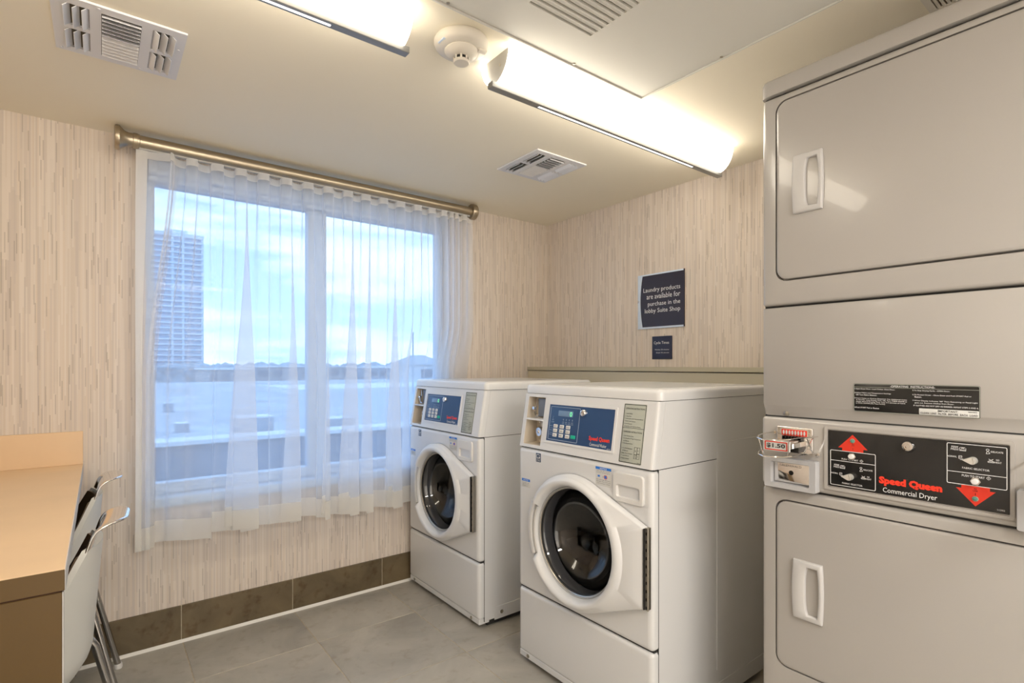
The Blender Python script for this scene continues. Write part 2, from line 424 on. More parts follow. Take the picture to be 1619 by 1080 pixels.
# floor tiles, laid on a 457 mm grid
G = .457; g = .0022
rnd = random.Random(4)
tmesh = {}
xs = [.28 + G * k for k in range(-3, 6)]; ys = [2.30 - .45 * k for k in range(-1, 9)]
for i in range(-3, 5):
    for j in range(-1, 8):
        x0 = max(.28 + G * i, XL); x1 = min(.28 + G * (i + 1), XR)
        y1 = min(2.30 - .45 * j, YN); y0 = max(2.30 - .45 * (j + 1), YS)
        if x1 - x0 < .02 or y1 - y0 < .02: continue
        key = (round(x1 - x0, 3), round(y1 - y0, 3))
        if key not in tmesh:
            q = MB(); w_, h_ = (x1 - x0) / 2 - g, (y1 - y0) / 2 - g
            q.loft([[(a * w_, b * h_, -.006) for a, b in ((-1, -1), (1, -1), (1, 1), (-1, 1))], [(a * w_, b * h_, -.001) for a, b in ((-1, -1), (1, -1), (1, 1), (-1, 1))],
                    [(a * (w_ - .001), b * (h_ - .001), 0) for a, b in ((-1, -1), (1, -1), (1, 1), (-1, 1))]], True, True, True)
            o = q.build('floor_tile', TILE, fl, 0); tmesh[key] = o.data
        else:
            o = bpy.data.objects.new('floor_tile', tmesh[key]); COL.objects.link(o); o.parent = fl
        o.location = ((x0 + x1) / 2, (y0 + y1) / 2, rnd.uniform(0, .0003))
# tiled baseboard under the window, same module
bb = setting('baseboard_north', (0, YN, 0))
edges = [XL] + [.275 + .4555 * k for k in range(-2, 5)] + [XR]
for a, b in zip(edges, edges[1:]):
    part('base_tile', BTILE, bb, 0, x0=a + .0018, x1=b - .0018, y0=-.010, y1=-.0005, z0=.004, z1=.155, r=.0008, seg=1)
part('grout_backing', GROUT, bb, 0, x0=XL, x1=XR, y0=-.0075, y1=0, z0=0, z1=.1545)
bb2 = setting('baseboard_east', (XR, 0, 0))
for k in range(9):
    part('base_tile', BTILE, bb2, 0, x0=-.010, x1=-.0005, y0=YN - .015 - .4555 * (k + 1) + .0018 if k < 8 else YS, y1=YN - .015 - .4555 * k - .0018, z0=.004, z1=.155, r=.0008, seg=1)
c_ = MB(); c_.loft([[(XL, YN - .010, .012), (XL, YN - .0145, .009), (XL, YN - .019, .0005), (XL, YN - .010, .0005)],
                    [(XR, YN - .010, .012), (XR, YN - .0145, .009), (XR, YN - .019, .0005), (XR, YN - .010, .0005)]], True, True, True)
tag(c_.build('trim_1', CAULK, None, 0), kind='structure')

# boxed-in pipe ledge behind the washers
lg = tag(bpy.data.objects.new('pipe_chase_ledge', None), 'olive laminate boxed ledge running along the wall behind the washers', 'ledge'); COL.objects.link(lg)
lg.location = (2.19, YN, 0)
part('front_panel', LED, lg, 20, x0=.006, x1=.168, y0=-2.45, y1=-.0005, z0=0, z1=1.146)
part('top_cap', LEDT, lg, 30, x0=0, x1=.168, y0=-2.45, y1=-.0005, z0=1.150, z1=1.172, r=.0015, seg=1)

# ------------------------------------------------------------------ window
win = setting('window_1', (0, 2.735, 0))
m = MB()
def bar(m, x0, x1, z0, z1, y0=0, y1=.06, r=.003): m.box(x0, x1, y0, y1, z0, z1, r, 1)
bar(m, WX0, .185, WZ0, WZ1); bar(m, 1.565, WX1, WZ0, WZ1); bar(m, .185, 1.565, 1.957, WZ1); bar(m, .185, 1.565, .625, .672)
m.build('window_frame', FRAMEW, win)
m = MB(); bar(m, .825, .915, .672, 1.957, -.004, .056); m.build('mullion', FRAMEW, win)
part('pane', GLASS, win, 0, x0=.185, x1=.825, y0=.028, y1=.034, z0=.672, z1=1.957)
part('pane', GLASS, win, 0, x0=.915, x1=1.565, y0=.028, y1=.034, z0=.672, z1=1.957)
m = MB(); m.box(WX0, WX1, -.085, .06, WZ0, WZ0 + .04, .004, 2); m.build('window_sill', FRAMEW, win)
m = MB(); m.box(WX0 + .01, WX1 - .01, -.055, -.005, 1.985, WZ1 - .003, .006, 2); m.box(WX0 + .01, WX1 - .01, -.03, -.012, 1.962, 1.985, .003, 1)
m.build('blind_headrail', FRAMEW, win)

# ------------------------------------------------------------------ curtain rod + sheer curtain
YC = 2.572; ZR = 2.066
rod = thing('curtain_rod', (0, YC, ZR), 'thick brushed brass curtain rod with flared round ends above the window', 'curtain rod')
MB().lathe([(.0255, .085), (.0255, 1.685)], (0, 0, 0), 'x', 24).build('rod_tube', ROD, rod)
MB().lathe([(.040, .044), (.045, .046), (.047, .052), (.0465, .060), (.038, .068), (.031, .077), (.027, .088), (.0275, .104)], (0, 0, 0), 'x', 28).build('finial', ROD, rod)
MB().lathe([(.0275, .103), (.030, .104), (.030, .118), (.028, .1185), (.028, .124), (.0255, .125)], (0, 0, 0), 'x', 28).build('collar', ROD, rod)
MB().lathe([(.026, 1.683), (.041, 1.686), (.043, 1.690), (.043, 1.716), (.040, 1.720)], (0, 0, 0), 'x', 28).build('finial', ROD, rod)
for bx in (.135, 1.665):
    m = MB(); m.tube([(bx, 0, 0), (bx, YN - YC, 0)], .008, 8); m.lathe([(.02, YN - YC - .006), (.02, YN - YC)], (bx, 0, 0), 'y', 16); m.build('wall_bracket', ROD, rod)
part('glider_track', GPL, rod, 30, x0=.12, x1=1.68, y0=-.008, y1=.008, z0=-.0315, z1=-.022, r=.0015, seg=1)

cur = thing('sheer_curtain', (0, YC, 0), 'white sheer pleated curtain hanging from the rod over the window', 'curtain')
bumps = [.304, .401, .491, .584, .681, .778, .873, .969, 1.06, 1.155, 1.251, 1.351, 1.436, 1.515, 1.56, 1.593, 1.644]
rc = random.Random(11)
# phase knots: each bump is a front fold
kx = [.112, .175, .245] + bumps + [1.70]
def phase(x):
    # returns the fold phase (whole number at every front fold)
    if x <= bumps[0]: return max(0, (x - .235) / (bumps[0] - .235)) - 1 if x > .235 else -1
    for i in range(len(bumps) - 1):
        if x < bumps[i + 1]: return i + (x - bumps[i]) / (bumps[i + 1] - bumps[i])
    return len(bumps) - 1 + (x - bumps[-1]) / .09
fold = [dict(d=rc.uniform(.7, 1.35), w=rc.uniform(-.55, .55), dx=rc.uniform(-.018, .018), o=rc.uniform(.3, 1.15), h=rc.uniform(-.008, .008)) for _ in range(40)]
def lerpf(k, ph):
    i = int(math.floor(ph)); f = ph - i; f = f * f * (3 - 2 * f)
    return fold[(i + 5) % 40][k] * (1 - f) + fold[(i + 6) % 40][k] * f
# wide overlapping pleats: (edge x, width at the hem, height where they start)
PLEATS = [(.395, .016, .12), (.515, .052, .04), (.715, .040, .06), (.865, .026, .10), (.985, .040, .10), (1.085, .030, .08), (1.225, .044, .05), (1.325, .026, .10), (1.43, .02, .1)]
def sst(a, b, x):
    x = min(1, max(0, (x - a) / (b - a))); return x * x * (3 - 2 * x)
def curt(s, tz):
    # s: along the top (x), tz: 0 top .. 1 bottom
    x = s; ph = phase(x)
    edge = 1 - sst(.16, .26, s); redge = sst(1.46, 1.62, s)
    grow = min(1, tz * 1.6)
    A = (.018 - .009 * grow * (.6 + .4 * lerpf('d', ph))) * (1 - .8 * edge) * (1 - .35 * redge)
    y = -A * cos(2 * pi * ph)
    B = (.0085 - .0055 * grow * lerpf('o', ph)) * (1 - edge) * (1 - .5 * redge)
    x += B * sin(4 * pi * ph + .5)
    x += lerpf('dx', ph) * grow * .6 + .004 * sin(1.1 * ph + 3 * tz) * grow
    for (e, wd, st) in PLEATS:
        wk = wd * sst(st, 1.05, tz) ** .8
        if abs(s - e) < .085 and wk > 0:
            p = (s - e) / .085; win = cos(p * pi / 2) ** 2
            x += win * (-1.9 * wk * sin(pi * max(-1, min(1, p * 1.7))) - .6 * wk)
            y += -.030 * win * min(1, wk / .03) * cos(pi * max(-1, min(1, p * 1.3)))
            y += .010 * win * min(1, wk / .03) * p * 4
    saw = 0
    es = [.26] + [e for e, _, _ in PLEATS] + [1.60]
    for e0, e1 in zip(es, es[1:]):
        if e0 <= s < e1:
            b_ = sin(pi * (s - e0) / (e1 - e0)); k_ = min(1, (e1 - e0) / .15)
            y += (-.040 * b_ * k_ + .014) * grow * (1 - redge); saw = .017 - .036 * (s - e0) / (e1 - e0)
    # leading edge: second pleat drifts left towards the edge further down
    k0 = sst(0, .62, tz)
    if s < .42:
        f = sst(.112, .235, s) if s < .235 else 1 - sst(.235, .42, s)
        x -= .080 * k0 * f
        p = (s - .225) / .045
        if abs(p) < 1:
            win = cos(p * pi / 2) ** 2; x += -.022 * win * sin(pi * p) * (1 + .3 * tz); y += -.022 * win
        y += -.035 * k0 * (1 - sst(.112, .30, s))
    y += .008 * sin(2.7 * s + 4.0 * tz + 1) * grow
    q = sst(1.24, 1.33, s) * sst(.38, .59, tz)
    y = y * (1 - q) + (.078 + .14 * y) * q
    y = max(-.075, min(.088, y))
    ztop = 2.0365 + .004 * cos(2 * pi * ph) * (0 if edge > .5 else 1) - .002
    zbot = .455 + .010 * lerpf('w', ph) * (1 - edge) + lerpf('h', ph) + .012 * (1 - abs(s - .8)) - .006 * edge - .20 * (y + .01) * (1 - q)
    zbot += saw * (1 - redge)
    return x, y, ztop, zbot
def cloth(name, t0, t1, rows, mat, par, z0=None):
    NS = 1100; P = []
    for j in range(rows + 1):
        tz = t0 + (t1 - t0) * j / rows; L = []
        for i in range(NS + 1):
            s = .112 + (1.705 - .112) * i / NS
            x, y, zt, zb = curt(s, tz)
            L.append((x + .012 * tz * (s - .9), y, zt + (zb - zt) * tz))
        P.append(L)
    return MB().grid(P).build(name, mat, par, 180)
cloth('voile', .019, .945, 46, SHEER, cur)
tag(cloth('header_tape', 0, .019, 2, HEM, cur), 'opaque white heading band')
tag(cloth('hem', .945, 1, 4, HEM, cur), 'doubled opaque cream hem band')
# doubled side hem at the left leading edge
P = []
for j in range(41):
    tz = j / 40; L = []
    for i in range(7):
        s = .112 + .038 * i / 6; x, y, zt, zb = curt(s, tz); L.append((x + .012 * tz * (s - .9), y - .0015, zt + (zb - zt) * tz))
    P.append(L)
tag(MB().grid(P).build('side_hem', HEM, cur, 180), 'doubled side hem on the left edge')

# ================================================================== WASHERS
def washer(loc, W, label):
    t = thing('front_load_washer', loc, label, 'washing machine', 'coin washers against the right wall')
    D = .69; ZC = .858; ZT = 1.070; ZL = 1.105; ZP = .300; Z0 = .022
    sl = lambda z: (z - ZC) / 6.0
    fs = lambda a, b, d: (sl(b) - d, -a, b)
    # cabinet: sheet metal box, open at the front, with a shallow pressed panel on the side
    m = MB()
    for y in (0.0, -W):
        s_ = 1 if y == 0 else -1
        m.box(.030, D, y, y - s_ * .004, Z0 + .012, ZC - .001)
        m.prism([(.030, ZC + .001), (D, ZC + .001), (D, ZT - .002), (.030 + sl(ZT), ZT - .002)], y, y - s_ * .004, lambda a, b, d: (a, d, b))
    m.box(D - .004, D, -W + .004, -.004, Z0 + .012, ZT - .002); m.box(.04, D, -W + .004, -.004, Z0 + .012, Z0 + .02)
    m.build('cabinet', APP, t)
    for y0, y1 in ((-W - .0025, -W), (0, .0025)):
        m = MB(); m.box(.35, D - .03, y0, y1, .13, .915, .001, 1); m.build('side_panel', APP, t)
        m = MB(); m.box(.085, D, y0 - .0005, y1 + .0005, Z0 + .004, .085, .0015, 1); m.build('kick_strip', APP, t)
        yy = y0 - .0005 if y0 < -.1 else y1 + .0005
        sc = MB(); sc.lathe([(.0085, 0), (.0085, (-1 if y0 < -.1 else 1) * .002), (.004, (-1 if y0 < -.1 else 1) * .0025)], (.125, yy, .055), 'y', 12); sc.build('screw', HINGE, t)
    # dark seams
    m = MB()
    m.box(.0285, .0312, -W - .0002, -W + .003, Z0 + .01, ZC); m.box(.0285, .0312, -.003, .0002, Z0 + .01, ZC); m.box(.012, .034, -W + .003, -.003, ZC - .003, ZC + .002)
    m.box(.012, .034, -W + .003, -.003, ZP - .003, ZP + .002); m.box(.045, D - .01, -W + .004, -.004, ZT - .004, ZT + .002)
    m.box(.034, D, -W - .0005, .0005, ZC - .0012, ZC + .0008)
    m.box(.06, D - .02, -W + .02, -.02, .001, Z0 + .012)
    m.build('seam_gasket', GAPM, t)
    # front panel with round opening
    ca, cb, r = W / 2 - .002, .560, .183
    def shell(z0, z1, hole=None, rr=.012):
        n = 8
        def lp(i, d):
            return [face(a, b, d) for a, b in rrect(i, W - i, z0 + i * .8, z1 - i * .8, max(rr - i * .5, .002), n)]
        L = [lp(0, -.0295), lp(0, -.014), lp(.002, -.008), lp(.006, -.0035), lp(.012, -.0008), lp(.018, 0)]
        m = MB()
        if hole:
            pts = rrect(.018, W - .018, z0 + .0144, z1 - .0144, .003, n)
            hl = []; hb = []
            for a, b in pts:
                th = math.atan2(b - cb, a - ca); hl.append(face(ca + r * cos(th), cb + r * sin(th), 0)); hb.append(face(ca + (r - .004) * cos(th), cb + (r - .004) * sin(th), -.03))
            # refine between with intermediate rings so the circle is round
            L2 = []
            N_ = 96
            def outer(th):
                dx, dy = cos(th), sin(th); A0, A1, B0, B1 = .018, W - .018, z0 + .0144, z1 - .0144
                k = min([(A1 - ca) / dx if dx > 1e-9 else 9, (A0 - ca) / dx if dx < -1e-9 else 9, (B1 - cb) / dy if dy > 1e-9 else 9, (B0 - cb) / dy if dy < -1e-9 else 9])
                return ca + dx * k, cb + dy * k
            ths = sorted(set([2 * pi * i / N_ for i in range(N_)] + [math.atan2(b - cb, a - ca) % (2 * pi) for a in (.018, W - .018) for b in (z0 + .0144, z1 - .0144)]))
            m.loft([[face(*outer(q), 0) for q in ths], [face(ca + r * cos(q), cb + r * sin(q), 0) for q in ths], [face(ca + (r - .003) * cos(q), cb + (r - .003) * sin(q), -.05) for q in ths]])
            m.loft(L)
        else: m.loft(L, True, False, True)
        return m
    shell(ZP + .002, ZC - .003, True).build('front_panel', APP, t)
    shell(.045, ZP - .003).build('lower_panel', APP, t)
    m = MB(); m.box(.004, .06, -W + .002, -.002, Z0, .047, .003, 1); m.build('toe_rail', APP, t)
    for a in (.055, W - .065):
        sc = MB(); sc.lathe([(.007, .004), (.007, 0), (.003, -.001)], (.0, -a, .036), 'x', 12); sc.build('screw', HINGE, t)
    # lid
    m = MB(); slabp(m, .040, D + .03, -W - .004, .004, .022, ZT, ZL, lambda a, b, d: (a - .003, b, d), .012, 6)
    m.build('lid', APP, t)
    m = MB(); m.box(.09, D, -W + .055, -.055, ZL, ZL + .0012, .0005, 1); m.build('lid_inset', APP, t)
    # slanted console: frame round a coin recess and the control panel
    c0, c1, e0, e1 = .028, .128, .872, 1.056           # coin recess a0,a1,z0,z1
    def strip(a0, a1, b0, b1):
        n1 = 1; return [(a0, b0), (a1, b0), (a1, b1), (a0, b1)]
    m = MB()
    zb, zt = ZC + .002, ZT - .002
    rects = ((.0, c0, zb, zt), (c1, W, zb, zt), (c0, c1, zb, e0), (c0, c1, e1, zt))
    for a0, a1, b0, b1 in rects:
        P0 = [(a0, b0), (a1, b0), (a1, b1), (a0, b1)]
        m.bm.faces.new([m.bm.verts.new(fs(max(.010, min(W - .010, a)), b, 0)) for a, b in P0])
    for a, sg in ((0, 1), (W, -1)):
        ring = [(a + sg * .010, 0), (a + sg * .005, -.0015), (a + sg * .0015, -.005), (a, -.011), (a, -.0295)]
        m.loft([[fs(p, b, q) for p, q in ring] for b in (zb, zt)], False)
    for b, sg in ((zb, 1), (zt, -1)):
        m.loft([[fs(.010, b, 0), fs(W - .010, b, 0)], [fs(.002, b - sg * .001, -.02), fs(W - .002, b - sg * .001, -.02)]], False)
    m.build('console', APP2, t, 0)
    m = MB(); m.box(.030, .0800, -W - .0, 0, ZC + .001, ZT - .002); 
    m.bm.free()
    # coin recess
    m = MB(); dp = -.085
    o_ = [(c0, e0), (c1, e0), (c1, e1), (c0, e1)]
    m.loft([[fs(a, b, 0) for a, b in o_], [(.072, -a, b) for a, b in o_]], True, False, True)
    rc_ = m.build('coin_recess', pmat('coin_recess_cream', (.60, .53, .43), .5) if 'coin_recess_cream' not in MATS else MATS['coin_recess_cream'], t, 0)
    m = MB(); m.prism([(c0, .966), (c1, .966), (c1, .972), (c0, .972)], .002, -.055, lambda a, b, d: (sl(b) - d, -a, b)); m.build('coin_shelf', APP2, rc_, 0)
    plate('coin_plate', pmat('coin_plate_bluegrey', (.20, .24, .32), .4) if 'coin_plate_bluegrey' not in MATS else MATS['coin_plate_bluegrey'], rc_, .062, c1 + .0, .978, 1.050, .002, -.055, -.050)
    m = MB(); m.lathe([(.006, -.014), (.0075, -.010), (.007, -.004), (.0045, 0)], (.040, -.060, 1.012), 'x', 12); m.tube([(.034, -.060, 1.010), (.033, -.061, .996), (.036, -.064, .982)], .0030, 6); m.tube([(.034, -.066, .980), (.038, -.078, .982)], .004, 6); m.tube([(.044, -.060, 1.014), (.044, -.060, 1.046)], .0022, 6)
    m.build('coin_lever', CHROME, rc_)
    m = MB(); m.lathe([(.019, .0), (.019, -.014), (.0165, -.018), (.006, -.0182), (.0055, -.012), (.001, -.012)], (.056, -.078, .919), 'x', 24); m.build('coin_box_lock', CHROME, rc_)
    plate('coin_box_plate', STEEL, rc_, .060, c1, .876, .962, .002, -.064, -.058)
    for bz in (.882, .955):
        m = MB(); m.lathe([(.0038, 0), (.0038, -.004)], (.058, -.066, bz), 'x', 8); m.build('bolt', CHROME, rc_)
    # control panel
    q = MB(); framep(q, (.150, .494, .890, 1.041, .004), (.159, .485, .898, 1.033, .002), -.001, .003, fs); q.build('panel_bezel', APP2, t)
    cp = plate('control_panel', NAVY, t, .158, .486, .897, 1.034, .002, -.002, .0012, fs, .0004)
    k = .0022
    q = MB(); framep(q, (.168, .323, .904, 1.026, .003), (.1695, .3215, .9055, 1.0245, .002), k - .0005, k, fs); q.build('panel_outline', GINK, cp)
    ds = MB(); slabp(ds, .211, .287, .992, 1.013, .001, .001, k, fs, .0003); dd = ds.build('display', LCD, cp)
    letters('display_digit', LCDD, dd, [('0', (.272, .284, .994, 1.011))], k + .0004, fs)
    # keys, each its own
    for i in range(3):
        for j in range(3):
            a = .193 + .0335 * i; b = .9485 - .0165 * j
            ky = plate('key', WPL, cp, a, a + .021, b, b + .0125, .002, .001, .0034, fs, .0008)
    plate('start_key', GREEN, cp, .288, .311, .9165, .929, .002, .001, .0034, fs, .0008)['label'] = 'green start key'
    wd = ('HEAVY', 'NORMAL', 'GENTLE'); L = []
    keyt = (('HOT', 'WARM', 'COLD'), ('HOT', 'WARM', 'BRIGHT'), ('SOIL', 'PREWASH', 'EXTRA'))
    for i in range(3):
        for j in range(3):
            a = .196 + .0335 * i; b = .9485 - .0165 * j; L.append((keyt[j][i], (a, a + .015, b + .004, b + .0085)))
    letters('key_print', BINK, cp, L, .0038, fs)
    L = []
    for i in range(4):
        a = .237 + .0155 * i; L += [('8', (a + .003, a + .007, .978, .984)), ('ADD', (a, a + .010, .970, .974)), (('SOIL', 'WASH', 'RINSE', 'DONE')[i], (a, a + .0115, .964, .968))]
    L += [('/', (.184, .187, .982, .990)), ('LID', (.181, .190, .975, .980)), ('LOCKED', (.178, .194, .967, .971)), ('HEAVY', (.172, .190, .953, .956)), ('MED', (.174, .188, .937, .940)), ('LIGHT', (.173, .189, .921, .924)),
          ('8', (.280, .284, .921, .925))]
    letters('panel_print', GINK, cp, L, k + .0003, fs)
    q = MB()
    for b in (.9453, .9288): quad(q, .175, .285, b, b + .0008, k + .0001, fs)
    q.build('panel_rules', GINK, cp)
    letters('logo_print', REDL, cp, [('Speed Queen', (.378, .473, .918, .937))], k, fs, .035, 'red maker name lettering')
    letters('model_print', WINK, cp, [('Commercial Washer', (.385, .462, .9035, .9145)), ('803382', (.465, .480, .900, .903))], k, fs, 0, 'white lettering')
    m = MB(); m.lathe([(.0125, .002), (.0125, -.010), (.0105, -.013), (.0075, -.0135), (.007, -.0105), (.0035, -.0105), (.003, -.0135), (.0005, -.0135)], (sl(1.012), -.344, 1.012), 'x', 24)
    m.build('panel_lock', CHROME, cp)
    # instruction sticker
    st = plate('instruction_sticker', STK, t, .519, .610, .868, 1.056, .003, -.0005, .0006, fs, .0002)
    q = MB(); framep(q, (.5205, .6085, .8695, 1.0545, .002), (.5225, .6065, .8715, 1.0525, .002), .0005, .0009, fs)
    quad(q, .5225, .6065, .9785, .9795, .0009, fs)
    for (a0, a1, b0, b1) in ((.578, .589, .898, .921), (.589, .600, .901, .921), (.578, .589, .885, .898), (.589, .600, .885, .901)):
        framep(q, (a0, a1, b0, b1, .0003), (a0 + .0008, a1 - .0008, b0 + .0008, b1 - .0008, .0003), .0005, .0009, fs)
    q.build('sticker_rules', BINK, st)
    TL = [('OPERATING INSTRUCTIONS', (.527, .603, 1.0385, 1.0435))]
    y = 1.0265
    for s_, wd_ in (('1. Load clothes', .030), ('2. Close Door', .026), ('3. Add Supplies (See Instructions Below)', .073), ('4. Select Cycle Selection', .044), ('5. Insert Payment', .031), ('6. Press Start (See Panel for Details)', .066)):
        TL.append((s_, (.527, .527 + wd_, y - .0042, y))); y -= .0082
    TL.append(('DISPENSER INSTRUCTIONS', (.527, .602, .964, .969))); y = .955
    for s_, wd_, i_ in (('1. Open Dispenser Door', .043, 0), ('2. Load Supplies in Proper Compartment', .072, 0), ('as Follows', .022, .004), ('3. Close Dispenser Door', .042, 0), ('', 0, 0), ('A. Pre-Wash Detergent', .043, 0), ('(if Offered)', .022, .004), ('B. Main Wash Detergent', .045, 0), ('C. Liquid Bleach', .031, 0), ('D. Fabric Softener', .034, 0)):
        if s_: TL.append((s_, (.527 + i_, .527 + i_ + wd_, y - .0042, y)))
        y -= .0078
    for c1_, a_, b_ in (('B', .5815, .907), ('A', .592, .909), ('D', .582, .889), ('C', .592, .891)): TL.append((c1_, (a_, a_ + .0035, b_, b_ + .0045)))
    TL.append(('802385', (.594, .604, .8725, .875)))
    letters('sticker_print', BINK, st, TL, .001, fs, .006)
    # stickers on the front panel
    s1 = plate('warning_sticker', STW, t, .420, .490, .777, .839, .001, -.0005, .0005, face, .0001)
    q = MB(); quad(q, .420, .490, .8305, .8395, .0008); quad(q, .430, .440, .8055, .8115, .0008); s1b = q.build('sticker_band', BLUEP, s1)
    q = MB(); quad(q, .460, .470, .8035, .8125, .0009); q.build('sticker_symbol', BLUEP, s1)
    q = MB(); framep(q, (.4575, .4725, .8015, .8145, .006), (.459, .471, .803, .813, .005), .0006, .0010); q.build('sticker_ring', RED, s1)
    letters('sticker_print', BINK, s1, [('Add only the correct', (.425, .486, .8245, .828)), ('amount of detergent', (.425, .485, .819, .8225)), ('+', (.452, .455, .805, .810)), ('Use only high efficiency', (.424, .486, .795, .7985)), ('detergent. Too much suds', (.424, .486, .789, .7925)), ('may cause poor results.', (.428, .484, .783, .7865))], .0010)
    letters('sticker_heading', WINK, s1, [('NOTICE', (.440, .470, .832, .8375))], .0011, face, .01)
    s2 = plate('notice_sticker', STW, t, .022, .072, .700, .733, .001, -.0005, .0005, face, .0001)
    q = MB(); quad(q, .022, .072, .7235, .7335, .0008); q.build('sticker_band', BLUEP, s2)
    letters('sticker_heading', WINK, s2, [('NOTICE', (.032, .062, .7255, .7315))], .0011, face, .01)
    letters('sticker_print', BINK, s2, [('This machine is for', (.026, .068, .7165, .7195)), ('high efficiency', (.026, .066, .711, .714)), ('detergent only', (.026, .060, .7055, .7085))], .001)
    s3 = plate('energy_sticker', pmat('sticker_slate', (.07, .10, .16), .5) if 'sticker_slate' not in MATS else MATS['sticker_slate'], t, .108, .136, .810, .844, .001, -.0005, .0005, face, .0001)
    q = MB(); 
    for i in range(20):
        t0 = .25 + i * .21; line(q, (.121 + .0095 * cos(t0), .832 + .0075 * sin(t0)), (.121 + .0095 * cos(t0 + .21), .832 + .0075 * sin(t0 + .21)), .0018, .0009)
    pts = [(.129 + (.0055 if i % 2 == 0 else .0022) * cos(pi / 2 + i * pi / 5), .828 + (.0055 if i % 2 == 0 else .0022) * sin(pi / 2 + i * pi / 5)) for i in range(10)]
    for i in range(10): q.bm.faces.new([q.bm.verts.new(face(*p, .001)) for p in ((.129, .828), pts[i], pts[(i + 1) % 10])])
    quad(q, .110, .134, .8215, .8222, .0009); q.build('energy_symbol', WINK, s3)
    letters('sticker_print', WINK, s3, [('energy', (.112, .127, .8235, .828)), ('STAR', (.112, .132, .813, .819))], .001)
    # detergent drawer
    m = MB(); A = (.503, .625, .742, .836, .012); Bb = (.517, .612, .757, .797, .006)
    oa = rrect(*A, 6); oi = rrect(.505, .623, .744, .834, .011, 6); ia = rrect(*Bb, 6); ib = rrect(.523, .608, .760, .792, .004, 6)
    m.loft([[face(*p, -.001) for p in oa], [face(*p, .006) for p in oa], [face(*p, .008) for p in oi], [face(*p, .008) for p in ia], [face(*p, .004) for p in rrect(.518, .611, .758, .796, .006, 6)], [face(a, b, -.018 if b > .775 else -.002) for a, b in ib]], True, False, True)
    m.build('detergent_drawer', WPL, t)
    # door -----------------------------------------------------------------
    dr = MB()
    Pt = (.640, .686); Pb = (.640, .436); Ro = .236
    tang = math.atan2(Pt[1] - cb, Pt[0] - ca); dist = math.hypot(Pt[0] - ca, Pt[1] - cb); al = math.acos(Ro / dist)
    th1 = tang + al; th2 = -tang - al
    out = [Pb, Pt]; n_ = 72
    for i in range(n_ + 1):
        th = th1 + (2 * pi + th2 - th1) * i / n_; out.append((ca + Ro * cos(th), cb + Ro * sin(th)))
    # outline as a polar function round the door centre
    def rad(th):
        th = th % (2 * pi); dx, dy = cos(th), sin(th)
        poly = out; best = None
        for (x0, y0), (x1, y1) in zip(poly, poly[1:] + poly[:1]):
            ex, ey = x1 - x0, y1 - y0; den = dx * ey - dy * ex
            if abs(den) < 1e-12: continue
            k_ = ((x0 - ca) * ey - (y0 - cb) * ex) / den; s_ = ((x0 - ca) * dy - (y0 - cb) * dx) / den
            if k_ > 0 and -1e-6 <= s_ <= 1 + 1e-6 and (best is None or k_ < best): best = k_
        return best or Ro
    NT = 144
    ths = sorted(set([2 * pi * i / NT for i in range(NT)] + [tang, 2 * pi - tang]))
    def lp(f): return [face(*(lambda r_, d_: (ca + r_ * cos(q), cb + r_ * sin(q), d_))(*f(q))) for q in ths]
    GA, GBn = R(151), R(208)     # handle gap
    def gap(q, soft=.06):
        return max(0, min(1, min(q - GA, GBn - q) / .02)) if GA < q < GBn else 0
    def wedge(q): return max(0, min(1, (rad(q) - .240) / .07))
    dr.loft([lp(lambda q: (rad(q) - .001, .004)), lp(lambda q: (rad(q) - .001 - .0 * gap(q), .022 - .012 * wedge(q) - .020 * gap(q))), lp(lambda q: (rad(q) - .004, .028 - .006 * wedge(q) - .026 * gap(q))),
             lp(lambda q: (rad(q) - .009, .031 - .006 * wedge(q) - .029 * gap(q))),
             lp(lambda q: (max(.224, min(.236, rad(q) - .011)) if wedge(q) else .224, .033 - .004 * wedge(q) - .021 * gap(q))),
             lp(lambda q: (.228 - .008 * (1 - wedge(q)), .040 - .027 * gap(q))), lp(lambda q: (.214, .0435 - .029 * gap(q))),
             lp(lambda q: (.205, .042 - .022 * gap(q))), lp(lambda q: (.198, .036 - .012 * gap(q))), lp(lambda q: (.192, .020)), lp(lambda q: (.190, .004))])
    door = dr.build('door', APP2, t, 50)
    # grip in the gap of the ring
    m = MB()
    prof = [(.192, .010), (.194, .020), (.204, .024), (.2045, .012), (.218, .010), (.2185, .024), (.228, .026), (.246, .018), (.254, .006), (.254, .001)]
    loops = []
    for r_, d_ in prof: loops.append([face(ca + r_ * cos(q), cb + r_ * sin(q), d_) for q in [GA + .055 + (GBn - GA - .11) * i / 16 for i in range(17)]])
    m.loft(loops, False); m.bm.faces.new([m.bm.verts.new(L[0]) for L in loops]); m.bm.faces.new([m.bm.verts.new(L[-1]) for L in loops])
    hd = m.build('door_handle', WPL, door, 50)
    m = MB(); m.loft([[face(ca + r_ * cos(q), cb + r_ * sin(q), .0126) for q in [GA + .10 + (GBn - GA - .20) * i / 12 for i in range(13)]] for r_ in (.2050, .2180)], False)
    m.build('grip_slot', SLOTG, door, 0)
    # steel trims round the glass
    for r_, d_, mt_, nm in ((.1885, .012, GPL, 'glass_gasket'), (.1855, .006, STEEL, 'trim_ring'), (.1825, .001, DKR, 'glass_gasket')):
        m = MB(); m.lathe([(r_ + .0025, d_ - .004), (r_ + .0025, d_ + .000), (r_, d_ + .0025), (r_ - .0025, d_), (r_ - .0025, d_ - .004)], (0, 0, 0), 'x', 64, lambda x, y, z: face(ca + y, cb + z, x), cap=False)
        m.build(nm, mt_, door)
    # bowl glass
    bf = lambda x, y, z: face(ca + y, cb + z, x)
